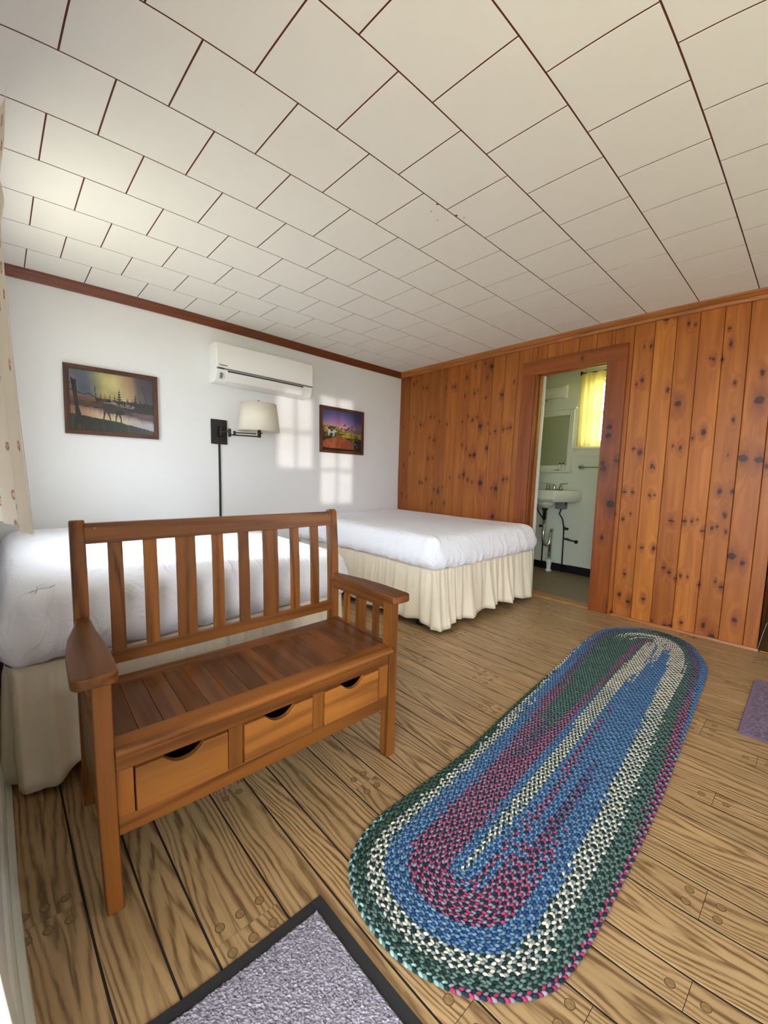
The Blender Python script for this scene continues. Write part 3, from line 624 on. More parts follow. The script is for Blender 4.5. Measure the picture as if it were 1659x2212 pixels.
# ------------------------------------------------------------------ beds
def fitted_sheet(x0, x1, y0, y1, z0, z1, seed, name='fitted_sheet'):
    """mattress in its fitted sheet: rounded slab, gathers at the hem, slack folds on top and at the corners"""
    cx, cy = (x0 + x1) / 2, (y0 + y1) / 2; hx, hy = (x1 - x0) / 2, (y1 - y0) / 2
    rs = np.random.default_rng(seed); N = 560
    rc = .085
    # perimeter as rounded rectangle, parameterised by length
    def per(s):
        segs = [2 * (hy - rc), PI / 2 * rc, 2 * (hx - rc), PI / 2 * rc] * 2
        L_ = sum(segs); d = s * L_; k = 0
        while d > segs[k] and k < 7: d -= segs[k]; k += 1
        cen = [None, (hx - rc, hy - rc, 0), None, (-(hx - rc), hy - rc, 90), None, (-(hx - rc), -(hy - rc), 180), None, (hx - rc, -(hy - rc), 270)]
        if k == 0: return (hx, -(hy - rc) + d, 1, 0)
        if k == 2: return (hx - rc - d, hy, 0, 1)
        if k == 4: return (-hx, hy - rc - d, -1, 0)
        if k == 6: return (-(hx - rc) + d, -hy, 0, -1)
        c = cen[k]; a = math.radians(c[2]) + d / rc; return (c[0] + rc * math.cos(a), c[1] + rc * math.sin(a), math.cos(a), math.sin(a))
    h = z1 - z0
    prof = [(-.035, -.004), (-.012, -.006), (.012, .0), (.026, .016), (.034, .05), (.028, .09), (.004, h - .075), (-.004, h - .045), (-.018, h - .022), (-.042, h - .007), (-.075, h), (-.12, h + .004)]
    inner = [.82, .7, .56, .42, .28, .14, .04]
    v = []; f = []
    ph = [rs.uniform(0, 6.28) for _ in range(9)]
    fold = [(rs.uniform(0, 1), rs.uniform(.003, .008), rs.uniform(-.9, .9)) for _ in range(46)]
    for j in range(len(prof) + len(inner)):
        for i in range(N):
            s = i / N; px, py, nx, ny = per(s)
            if j < len(prof):
                o_, zz = prof[j]; dx = o_
                low = max(0, 1 - zz / .09); puck = (.004 * math.sin(s * 2 * PI * 92 + 2 * math.sin(s * 40 + ph[0])) + .0035 * math.sin(s * 2 * PI * 57 + ph[1])) * low
                dx += puck + .004 * math.sin(s * 2 * PI * 9 + ph[2]) * (1 if zz < h - .03 else .3)
                corner = max(0, abs(nx * ny) * 2)
                dx += corner * .010 * math.sin(zz / h * 5 + s * 300)
                # slanting drag folds on the sides
                for fs, fa, fk in fold:
                    d_ = ((s - fs + fk * .03 * (zz / h) + .5) % 1) - .5
                    dx += fa * math.exp(-(d_ / .0035) ** 2) * math.sin(min(1, max(0, zz / h)) * PI)
                zz += .006 * math.sin(s * 2 * PI * 3 + ph[3]) * low + .003 * math.sin(s * 2 * PI * 31) * low
                v.append((px + nx * dx, py + ny * dx, z0 + zz))
            else:
                t_ = inner[j - len(prof)]; X = px * t_; Y = py * t_; X = (px - nx * .12) * t_; Y = (py - ny * .12) * t_
                v.append((X, Y, z1))
    # relief of the top
    def relief(X, Y):
        e = min(1, max(0, (hx - abs(X)) / .25)) * min(1, max(0, (hy - abs(Y)) / .2)); e = e * .8 + .2
        r_ = .007 * math.sin(X * 3.1 + ph[4]) * math.sin(Y * 4.3 + ph[5])
        for k, (fs, fa, fk) in enumerate(fold[:16]):
            an = fk * .8 + .15; u_ = (Y - (fs - .5) * 2 * hy) * math.cos(an) - X * math.sin(an) * .6
            w_ = .012 + .01 * (k % 3); ln = math.exp(-((X - (fold[(k * 5) % 34][0] - .3) * 2 * hx) / .42) ** 2)
            r_ += fa * 1.1 * math.exp(-(u_ / w_) ** 2) * ln
        return r_ * e
    for i_, (X, Y, Z_) in enumerate(v):
        if i_ >= 8 * N: v[i_] = (X, Y, Z_ + relief(X, Y))
    nr = len(prof) + len(inner)
    for j in range(nr - 1):
        for i in range(N): a, b = j * N + i, j * N + (i + 1) % N; f.append((a, b, b + N, a + N))
    f.append(tuple((nr - 1) * N + i for i in range(N))); f.append(tuple(range(N))[::-1])
    # a finer grid for the middle of the top: fill replaced by concentric rings, adequate here
    return MB().add([(a + cx, b + cy, c) for a, b, c in v], f), per, cx, cy

def bed_skirt(x0, x1, y0, y1, z0, z1, seed, sides, hemf):
    """gathered skirt on the listed sides: polyline path with pleats growing downward"""
    rs = np.random.default_rng(seed); pts = []
    path = sides; L_ = 0; segs = []
    for (a, b) in zip(path[:-1], path[1:]): d = math.dist(a, b); segs.append((a, b, L_, d)); L_ += d
    n = int(L_ / .0042); v = []; f = []; nz = 13
    k1, k2, k3 = rs.uniform(0, 6, 3)
    amps = rs.uniform(.4, 1.25, 400)
    for i in range(n + 1):
        d = L_ * i / n
        for a, b, s0, ln in segs:
            if d <= s0 + ln + 1e-9: break
        t_ = (d - s0) / ln; X = a[0] + (b[0] - a[0]) * t_; Y = a[1] + (b[1] - a[1]) * t_
        tx, ty = (b[0] - a[0]) / ln, (b[1] - a[1]) / ln; nx, ny = ty, -tx
        # round the corner of the path
        for j in range(nz + 1):
            q_ = j / nz; hem = hemf(d, X, Y); z = z1 + (hem - z1) * q_
            ga = d * 62 + 1.8 * math.sin(d * 9 + k1) + k2; bigp = d * 21 + 1.5 * math.sin(d * 4 + k3)
            am = amps[int(d * 10) % 400]
            off = .0035 * math.sin(ga * 2.1) * (1 - q_) + (.004 + .013 * q_) * math.sin(ga) * am * (1 - .25 * q_) + .023 * q_ * q_ * math.sin(bigp) * (.4 + am * .7) + .03 * q_
            if j == 0: off = .002
            v.append((X + nx * off, Y + ny * off, z))
    for i in range(n):
        for j in range(nz): a = i * (nz + 1) + j; f.append((a, a + 1, a + nz + 2, a + nz + 1))
    return MB().add(v, f)

def bed(name, label, x0, x1, y0, y1, seed, sides, hemf, z0=.432, z1=.645):
    t = thing(name, label, 'bed', ((x0 + x1) / 2, (y0 + y1) / 2, 0), group='white made-up beds with cream skirts')
    off = Vector((-(x0 + x1) / 2, -(y0 + y1) / 2, 0))
    sh, per, cx, cy = fitted_sheet(x0, x1, y0, y1, z0, z1, seed)
    def put(nm, mb, mat, **k):
        mb.v = [(a + off.x, b + off.y, c) for a, b, c in mb.v]; return obj(nm, mb, mat, t, **k)
    put('fitted_sheet', sh, M['sheet'], smooth=True)
    put('box_spring', MB().box(x0 + .03, x1 - .035, y0 + .03, y1 - .03, .215, .434), M['box_white'], bevel=.015)
    put('skirt_band', MB().box(x0 + .02, x1 - .025, y0 + .02, y1 - .02, .40, .436), M['skirt'], bevel=.004)
    sk_ = put('bed_skirt', bed_skirt(x0, x1, y0, y1, .05, .425, seed, sides, hemf), M['skirt'], smooth=True)
    m = sk_.modifiers.new('cloth', 'SOLIDIFY'); m.thickness = .0012
    put('bed_rail', MB().box(x0 + .08, x1 - .1, y0 + .08, y0 + .115, .17, .215), M['black_metal'])
    put('bed_rail', MB().box(x0 + .08, x1 - .1, y1 - .115, y1 - .08, .17, .215), M['black_metal'])
    for xx in (x0 + .22, x1 - .18):
        for yy in (y0 + .10, y1 - .10):
            lg = put('leg', MB().box(xx - .016, xx + .016, yy - .016, yy + .016, .04, .17), M['black_metal'])
            put('glide', MB().lathe([(.045, 0), (.045, .02), (.032, .045), (.022, .06)], (xx, yy, 0), 18), M['black_metal'], smooth=True)
    return t
bx0, bx1 = .03, 1.79
def hem2(d, X, Y):
    z = .05 + .012 * math.sin(d * 7.3) + .006 * math.sin(d * 23)
    dd = abs(d - L2c); z -= .028 * math.exp(-(dd / .09) ** 2); return max(.012, z)
y2a, y2b = -1.43, -.04; L2c = bx1 - .0 - .55
sides2 = [(.55, y2a + .012), (bx1 - .07, y2a + .012), (bx1 - .02, y2a + .03), (bx1 - .005, y2a + .08), (bx1 - .005, y2b - .06), (bx1 - .03, y2b - .015), (1.2, y2b - .012)]
bed('bed', 'white bed in the far corner against the pine wall', bx0, bx1 + .0, y2a, y2b, 3, sides2, hem2)
y1a, y1b = -3.455, -2.155
def hem1(d, X, Y):
    z = .022 + .008 * math.sin(d * 6.1 + 1)
    if X > bx1 - .1: z += .055 * min(1, max(0, (Y + 3.40) / .12)) + .02 * math.sin((Y + 3.3) * 9) * (Y > -3.3)
    return max(.012, z)
sides1 = [(1.2, y1a - .006), (bx1 - .05, y1a - .006), (bx1 - .015, y1a + .012), (bx1 - .003, y1a + .05), (bx1 - .005, y1b - .07), (bx1 - .03, y1b - .015), (.3, y1b - .012)]
bed('bed', 'white bed nearest the window, behind the wooden bench', bx0, bx1, y1a, y1b, 11, sides1, hem1)

# ------------------------------------------------------------------ bench
BX, BY, BR = 2.3853, -3.3147, .0322
bench = thing('storage_bench', 'honey brown wooden storage bench with slatted back and three drawers', 'bench', (BX, BY, 0), -BR)
# local axes: y = along the bench (0 left .. L right), -x = towards the back
L, HS, HA, HT, WL = .9179, .4204, .6117, .8957, .0373
def bb_(a0, a1, b0, b1, z0, z1, mb=None): return (mb or MB()).box(-b1, -b0, a0, a1, z0, z1)
def bpart(nm, mb, mat, bevel=.003, parent=None, **k): return obj(nm, mb, mat, parent or bench, bevel=bevel, **k)
for a0 in (0, L - WL):
    bpart('front_leg', bb_(a0, a0 + WL, 0, .045, 0, HA - .026), M['bench_z'])
    # back post: one leaning curved piece from floor to top
    path = [(.425, 0), (.405, .10), (.392, .25), (.388, .42), (.392, .55), (.402, .70), (.414, .82), (.422, HT - .012)]
    th = .040; mb = MB(); poly = [(-b, z) for b, z in path] + [(-(path[-1][0] + .012), HT)] + [(-(path[-1][0] + th * .7), HT - .002)] + [(-(b + th), z) for b, z in path[::-1]]
    v = []
    n_ = len(poly); v = [(x_, a0, z_) for x_, z_ in poly] + [(x_, a0 + WL, z_) for x_, z_ in poly]
    mb.add(v, [tuple(range(n_)), tuple(range(2 * n_ - 1, n_ - 1, -1))] + [(i + n_, (i + 1) % n_ + n_, (i + 1) % n_, i) for i in range(n_)])
    bpart('back_post', mb, M['bench_z'], .004)
ai, ao = WL, L - WL
def lean(z): return float(np.interp(z, [0, .25, .42, .55, .70, .82, .9], [.42, .392, .388, .392, .402, .414, .422]))
def backpart(nm, a0, a1, z0, z1, t0, t1, mat, bev=.003):
    """piece of the back that follows the lean; t0,t1 = offset of its faces behind the post face"""
    p = [(-(lean(z0) + t0), z0), (-(lean((z0 + z1) / 2) + t0), (z0 + z1) / 2), (-(lean(z1) + t0), z1), (-(lean(z1) + t1), z1), (-(lean((z0 + z1) / 2) + t1), (z0 + z1) / 2), (-(lean(z0) + t1), z0)]
    n_ = 6; mb = MB().add([(x_, a0, z_) for x_, z_ in p] + [(x_, a1, z_) for x_, z_ in p], [tuple(range(n_)), tuple(range(2 * n_ - 1, n_ - 1, -1))] + [(i + n_, (i + 1) % n_ + n_, (i + 1) % n_, i) for i in range(n_)])
    return bpart(nm, mb, mat, bev)
tr = backpart('top_rail', ai - .004, ao + .004, .826, .886, -.004, .020, M['bench_x'])
backpart('lower_rail', ai - .004, ao + .004, .452, .492, .0, .022, M['bench_x'])
for a0, wd in ((.090, .038), (.183, .038), (.276, .060), (.390, .038), (.482, .038), (.575, .060), (.689, .038), (.782, .038)):
    backpart('back_slat', a0, a0 + wd, .488, .832, .004, .016, M['bench_z'], .002)
for aa, mt in ((ai + .022, 'brass'), (ao - .022, 'brass')):
    obj('screw', MB().lathe([(.0035, 0), (.0035, .002)], (-(lean(.87) - .006), aa, .871), 12, 'x'), M[mt], tr, smooth=True)
# seat
bpart('seat_front_rail', MB().prism([(-.045, HS - .024), (.008, HS - .024), (.016, HS - .018), (.019, HS - .011), (.015, HS - .003), (.006, HS), (-.045, HS)], ai, ao, 'y'), M['bench_x'], 0, auto=50)
bpart('seat_rear_rail', bb_(ai, ao, .315, .375, HS - .022, HS), M['bench_x'])
nb = 15; wb = (ao - ai) / nb
for i in range(nb): bpart('seat_board', bb_(ai + i * wb + .0004, ai + (i + 1) * wb - .0004, .045, .315, HS - .018, HS - .0006 * (i % 2) - .0004), M['bench_b'], .0012)
# drawer case
case = bb_(ai, ao, .008, .03, .352, HS - .024); bpart('apron', case, M['bench_x'])
bpart('bottom_rail', bb_(ai, ao, .008, .03, .190, .236), M['bench_x'])
DR = [(.075, .297), (.339, .560), (.602, .832)]
sts = [(ai, DR[0][0] - .001), (DR[0][1] + .001, DR[1][0] - .001), (DR[1][1] + .001, DR[2][0] - .001), (DR[2][1] + .001, ao)]
for a0, a1 in sts: bpart('stile', bb_(a0, a1, .009, .03, .236, .352), M['bench_z'], .0015)
for a0, a1 in DR:
    am = (a0 + a1) / 2; n = 16; zt, zb = .349, .238; cw = .048
    top = []
    for i in range(n + 1):
        t_ = -1 + 2 * i / n; top.append((am + cw * t_, zt - .026 * (1 - abs(t_) ** 2.4) ** 1.15))
    poly = [(a0 + .002, zb), (a1 - .002, zb), (a1 - .002, zt)] + top[::-1] + [(a0 + .002, zt)]
    nn = len(poly); fr_x, bk_x = -.003, -.02
    v = [(fr_x, a, z) for a, z in poly] + [(bk_x, a, z) for a, z in poly]
    mb = MB().add(v, [tuple(range(nn)), tuple(range(2 * nn - 1, nn - 1, -1))] + [(i + nn, (i + 1) % nn + nn, (i + 1) % nn, i) for i in range(nn)])
    dd = bpart('drawer', mb, M['drawer'], .0015)
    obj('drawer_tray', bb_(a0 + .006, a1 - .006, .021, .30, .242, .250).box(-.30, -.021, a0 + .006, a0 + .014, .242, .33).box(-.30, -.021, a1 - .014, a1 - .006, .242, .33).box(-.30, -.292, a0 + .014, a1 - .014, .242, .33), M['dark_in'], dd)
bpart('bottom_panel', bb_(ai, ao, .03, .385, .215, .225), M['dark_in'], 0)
bpart('rear_panel', bb_(ai, ao, .36, .37, .20, HS - .022), M['bench_x'], 0)
for a0 in (.006, L - .006 - .022):
    bpart('side_panel', bb_(a0, a0 + .022, .045, .392, .195, HS - .002), M['bench_arm'])
    bpart('side_top_rail', bb_(a0, a0 + .022, .045, .396, .548, HA - .026), M['bench_arm'])
    for b0, bw in ((.095, .032), (.178, .058), (.288, .032)):
        bpart('side_slat', bb_(a0 + .005, a0 + .017, b0, b0 + bw, HS - .004, .552), M['bench_z'], .002)
# arms: narrow at the back, wide and round-cornered in front
def arm(sign, base):
    pts = []
    o_, i_ = -.036, .052   # outer and inner edge at the front, for the left arm
    outer = [(.004, -.405), (-.010, -.33), (-.028, -.24), (-.036, -.14), (-.038, -.0)]
    rc = .022; fx = .030
    poly = [(-.405, .006), (-.33, -.008), (-.24, -.026), (-.14, -.036), (-.0, -.038)]
    cen = (fx - rc, -.038 + rc)
    poly += [(cen[0] + rc * math.sin(a), cen[1] - rc * math.cos(a)) for a in np.linspace(0, PI / 2, 6)]
    cen = (fx - rc, .050 - rc)
    poly += [(cen[0] + rc * math.cos(a), cen[1] + rc * math.sin(a)) for a in np.linspace(0, PI / 2, 6)]
    poly += [(-.10, .050), (-.18, .046), (-.28, .040), (-.405, WL)]
    if sign < 0: poly = [(x_, L - y_) for x_, y_ in poly][::-1]
    return MB().prism([(x_, y_) for x_, y_ in poly], HA - .027, HA, 'z')
bpart('armrest', arm(1, 0), M['bench_arm'], .005, seg=3); bpart('armrest', arm(-1, 0), M['bench_arm'], .005, seg=3)

# ------------------------------------------------------------------ air conditioner
ac = thing('air_conditioner', 'white split air conditioner high on the white wall', 'air conditioner', (0, -1.762, 1.74))
prof = [(0, .0), (.10, .0), (.135, .02), (.162, .075), (.166, .10), (.168, .285), (.155, .298), (0, .30)]
obj('housing', MB().prism(prof, -.4325, .4325, 'y'), M['ac'], ac, bevel=.006)
fp = obj('front_panel', MB().prism([(.165, .104), (.173, .106), (.176, .13), (.174, .28), (.164, .293)], -.428, .4325 - .004, 'y'), plain('glossy_white_plastic', (236, 236, 234), .08), ac, bevel=.003)
obj('grey_strip', MB().prism([(.163, .092), (.170, .094), (.170, .104), (.163, .104)], -.430, .430, 'y'), M['ac_grey'], ac)
obj('air_slot', MB().prism([(.150, .070), (.1655, .083), (.1655, .090), (.150, .080)], -.345, .335, 'y'), M['ac_dark'], ac)
obj('louver', MB().prism([(.108, .0035), (.142, .014), (.1655, .073), (.163, .080), (.14, .03)], -.35, .34, 'y'), M['ac'], ac, bevel=.001)
obj('sensor', MB().prism([(.150, .025), (.156, .024), (.169, .062), (.163, .066)], -.405, -.385, 'y'), M['ac_grey'], ac)
def text(body, size, mat, name, parent, loc, rot, extrude=.0006):
    c = bpy.data.curves.new(name, 'FONT'); c.body = body; c.size = size; c.extrude = extrude; c.align_x = 'LEFT'
    o = bpy.data.objects.new(name, c); COL.objects.link(o); dg = bpy.context.evaluated_depsgraph_get()
    me = bpy.data.meshes.new_from_object(o.evaluated_get(dg)); bpy.data.objects.remove(o)
    me.materials.clear(); me.materials.append(mat); r_ = bpy.data.objects.new(name, me); COL.objects.link(r_); r_.parent = parent; r_.location = loc; r_.rotation_euler = rot; return r_
text('Panasonic', .017, M['ac_dark'], 'lettering', ac, (.1765, -.415, .118), (PI / 2, 0, PI / 2))
obj('name_plate', MB().box(.169, .1715, -.415, -.375, .0945, .1015), M['ac_dark'], ac)

# ------------------------------------------------------------------ swing-arm lamp
wl = thing('wall_lamp', 'bronze swing-arm wall lamp with a linen drum shade', 'lamp', (0, -2.126, 1.3625))
obj('back_plate', MB().box(0, .012, -.064, .064, -.10, .10).box(.012, .018, -.035, .035, -.065, .065), M['bronze'], wl, bevel=.002)
obj('pivot', MB().box(.018, .045, -.012, .012, -.045, .045).lathe([(.010, -.03), (.010, .03)], (.05, .0, 0), 14), M['bronze'], wl, auto=40)
obj('lower_arm', MB().tube([(.05, 0, 0), (.16, .02, 0)], .006, 8).lathe([(.010, -.032), (.012, -.028), (.012, .028), (.010, .032)], (.165, .021, -.012), 14), M['bronze'], wl, auto=40)
obj('upper_arm', MB().tube([(.165, .021, -.028), (.255, .225, -.028)], .0055, 8).tube([(.18, .055, -.008), (.245, .205, -.008)], .0045, 8).lathe([(.008, -.034), (.010, -.03), (.010, .0), (.008, .004)], (.18, .055, 0), 12), M['bronze'], wl, auto=40)
obj('socket', MB().lathe([(.010, -.036), (.014, -.03), (.014, .05), (.018, .055), (.018, .09)], (.25, .228, 0), 16).tube([(.25, .228, .0), (.262, .252, .0)], .004, 8), M['bronze'], wl, auto=40)
shp = [(.162, .012), (.137, .236)]
sho = obj('lamp_shade', MB().lathe(shp, (.25, .228, 0), 64, cap=False), M['shade'], wl, smooth=True)
sm = sho.modifiers.new('linen', 'SOLIDIFY'); sm.thickness = .0025; sm.offset = 0
obj('shade_spider', MB().tube([(.25 - .136, .228, .226), (.25 + .136, .228, .226)], .0016, 6).tube([(.25, .228 - .136, .226), (.25, .228 + .136, .226)], .0016, 6).tube([(.25, .228, .09), (.25, .228, .228)], .003, 6), M['bronze'], wl)
obj('finial', MB().lathe([(.006, .226), (.006, .246), (.012, .250), (.012, .258), (.008, .262)], (.25, .228, 0), 14), M['bronze'], wl, smooth=True)
obj('bulb', MB().lathe([(.010, .09), (.024, .12), (.028, .145), (.02, .17), (.006, .18)], (.25, .228, 0), 16), plain('white_bulb', (235, 235, 230), .2), wl, smooth=True)
obj('cord_cover', MB().box(0, .010, -.008, .008, -1.02, -.10), M['bronze'], wl, bevel=.002)

# ------------------------------------------------------------------ paintings (flat prints in wooden frames)
def fbm(u, v, sx, sy, seed, oct_=4):
    r_ = np.random.default_rng(seed); out = 0; a = 1
    for o in range(oct_):
        g = r_.random((64, 64)); X = (u * sx * 2 ** o) % 63; Y = (v * sy * 2 ** o) % 63
        i, j = X.astype(int), Y.astype(int); fx, fy = X - i, Y - j; fx = fx * fx * (3 - 2 * fx); fy = fy * fy * (3 - 2 * fy)
        out = out + a * ((g[i, j] * (1 - fx) + g[i + 1, j] * fx) * (1 - fy) + (g[i, j + 1] * (1 - fx) + g[i + 1, j + 1] * fx) * fy); a *= .5
    return out / 1.9
def inpoly(u, v, P):
    c = np.zeros(u.shape, bool); n = len(P)
    for i in range(n):
        x1, y1 = P[i]; x2, y2 = P[(i + 1) % n]
        if y1 == y2: continue
        k = ((y1 > v) != (y2 > v)) & (u < (x2 - x1) * (v - y1) / (y2 - y1) + x1); c ^= k
    return c
def seg(u, v, a, b, w0, w1=None, asp=1.25):
    w1 = w0 if w1 is None else w1
    ax, ay, bx, by = a[0] * asp, a[1], b[0] * asp, b[1]; U = u * asp; d = (bx - ax) ** 2 + (by - ay) ** 2
    t = np.clip(((U - ax) * (bx - ax) + (v - ay) * (by - ay)) / d, 0, 1)
    return np.hypot(U - ax - t * (bx - ax), v - ay - t * (by - ay)) < (w0 + (w1 - w0) * t)
def ramp(x, stops):
    p = [s[0] for s in stops]; return np.stack([np.interp(x, p, [s[1][k] for s in stops]) for k in range(3)], -1)
def blend(c, m, col, a=1.0):
    m = (m.astype(float) * a)[..., None] if m.dtype != float else (m * a)[..., None]; return c * (1 - m) + np.array(col, float) * m
def paint_moose(u, v):
    n = fbm(u, v, 6, 6, 1); n2 = fbm(u, v, 30, 8, 2); n3 = fbm(u, v, 8, 40, 3)
    c = ramp(u + .06 * (n - .5) - .12 * (v - .2), [(0, (122, 108, 116)), (.1, (88, 92, 112)), (.2, (86, 96, 112)), (.29, (130, 134, 104)), (.38, (188, 176, 108)), (.55, (200, 184, 120)), (.66, (190, 160, 112)), (.74, (160, 128, 104)), (.8, (92, 84, 86)), (1, (66, 66, 74))])
    c = c * (.86 + .28 * n)[..., None]
    # low clouds and orange woods
    hor = .44 + .02 * np.sin(u * 40) * n
    c = blend(c, np.clip((v - .36) / .12, 0, 1) * (u < .55) * (.5 + .5 * n2), (128, 76, 46))
    c = blend(c, (v > hor + .02 * n2 + .06 * (u < .3)), (44, 32, 36))
    c = blend(c, ((v > .44) & (v < .6) & (u < .42) & (n > .45)), (96, 62, 46), .7)
    for x0, top, wd in ((.57, .24, .036), (.77, .31, .026), (.46, .36, .014), (.67, .38, .018), (.515, .36, .016), (.35, .34, .014), (.40, .36, .012), (.73, .39, .012), (.83, .38, .014)):
        k = (v > top) & (v < .46); jag = wd * (v - top) / (.46 - top) * (.65 + .5 * np.sin(v * 150 + x0 * 90)); c = blend(c, k & (np.abs(u - x0) < jag), (36, 38, 28) if x0 > .42 else (96, 56, 34))
    c = blend(c, seg(u, v, (.285, .22), (.295, .48), .004, .007), (40, 34, 34)); c = blend(c, seg(u, v, (.86, .14), (.92, .48), .003, .006) | seg(u, v, (.90, .18), (.905, .5), .003), (46, 42, 44))
    # river with cream reflections
    wy = .60 + .05 * u; c = blend(c, v > wy, (104, 76, 82)); c = blend(c, (v > wy) & (n3 > .55), (82, 58, 66), .6)
    rf = np.clip(1 - np.abs(v - (.70 + .19 * u)) / (.12 + .03 * n2), 0, 1) ** .6 * (.45 + .9 * fbm(u, v, 45, 3, 9)); rc = ramp(u, [(0, (150, 92, 66)), (.3, (196, 168, 132)), (.55, (206, 186, 140)), (.8, (176, 166, 170)), (1, (172, 172, 184))])
    m = (np.clip(rf * 1.5, 0, 1) * (v > wy))[..., None]; c = c * (1 - m) + rc * m
    c = blend(c, np.abs(v - wy + .01 * np.sin(u * 60)) < .006, (120, 104, 106), .7)
    # grass bank
    by = .73 + .16 * u + .10 * np.clip(u - .55, 0, 1) + .03 * (fbm(u, v, 60, 2, 5) - .4); c = blend(c, v > by, (30, 38, 24)); c = blend(c, (v > by) & (fbm(u, v, 50, 5, 6) > .66), (58, 68, 40), .8)
    # moose walking right
    body = [(.37, .52), (.40, .50), (.45, .50), (.49, .47), (.52, .475), (.56, .52), (.60, .545), (.64, .57), (.68, .585), (.71, .62), (.735, .665), (.73, .70), (.70, .69), (.66, .665), (.63, .67), (.60, .695), (.57, .675), (.53, .67), (.50, .685), (.44, .68), (.40, .66), (.375, .60)]
    moose = inpoly(u, v, body)
    for a, b, w0, w1 in (((.40, .63), (.385, .73), .022, .012), ((.385, .73), (.375, .82), .011, .008), ((.43, .66), (.45, .74), .02, .011), ((.45, .74), (.46, .82), .010, .008), ((.54, .66), (.525, .75), .018, .010), ((.525, .75), (.52, .83), .010, .008), ((.56, .66), (.585, .75), .018, .011), ((.585, .75), (.585, .85), .011, .008)): moose |= seg(u, v, a, b, w0, w1)
    c = blend(c, moose, (34, 28, 26)); c = blend(c, moose & (v < .515 + .30 * np.clip(u - .46, 0, 1)), (150, 142, 130), .8); c = blend(c, moose & (n > .5) & (v > .52), (76, 66, 58), .6)
    ant = np.zeros(u.shape, bool)
    for a, b in (((.60, .55), (.58, .50)), ((.62, .545), (.61, .50)), ((.62, .55), (.69, .53)), ((.655, .535), (.65, .49)), ((.67, .53), (.675, .49)), ((.69, .53), (.70, .50)), ((.70, .55), (.745, .53)), ((.725, .54), (.735, .51)), ((.66, .56), (.73, .56)), ((.73, .56), (.755, .53)), ((.475, .47), (.468, .39))): ant |= seg(u, v, a, b, .0045)
    c = blend(c, ant, (170, 156, 138))
    # dead trunk at left and its branch
    tr_ = inpoly(u, v, [(.015, .13), (.045, .17), (.075, .17), (.085, .40), (.10, .62), (.13, .78), (.16, .86), (.06, .93), (.055, .6), (.03, .32)]); c = blend(c, tr_, (32, 26, 22)); c = blend(c, tr_ & (n2 > .6), (60, 50, 44), .7)
    for a, b in (((.08, .37), (.16, .40)), ((.16, .40), (.21, .375)), ((.21, .375), (.30, .44)), ((.30, .44), (.42, .47)), ((.04, .33), (0, .36)), ((.03, .22), (.0, .235))): c = blend(c, seg(u, v, a, b, .008, .005), (34, 24, 22))
    g_ = c.mean(-1, keepdims=True); return (c * .85 + g_ * .15) * .92
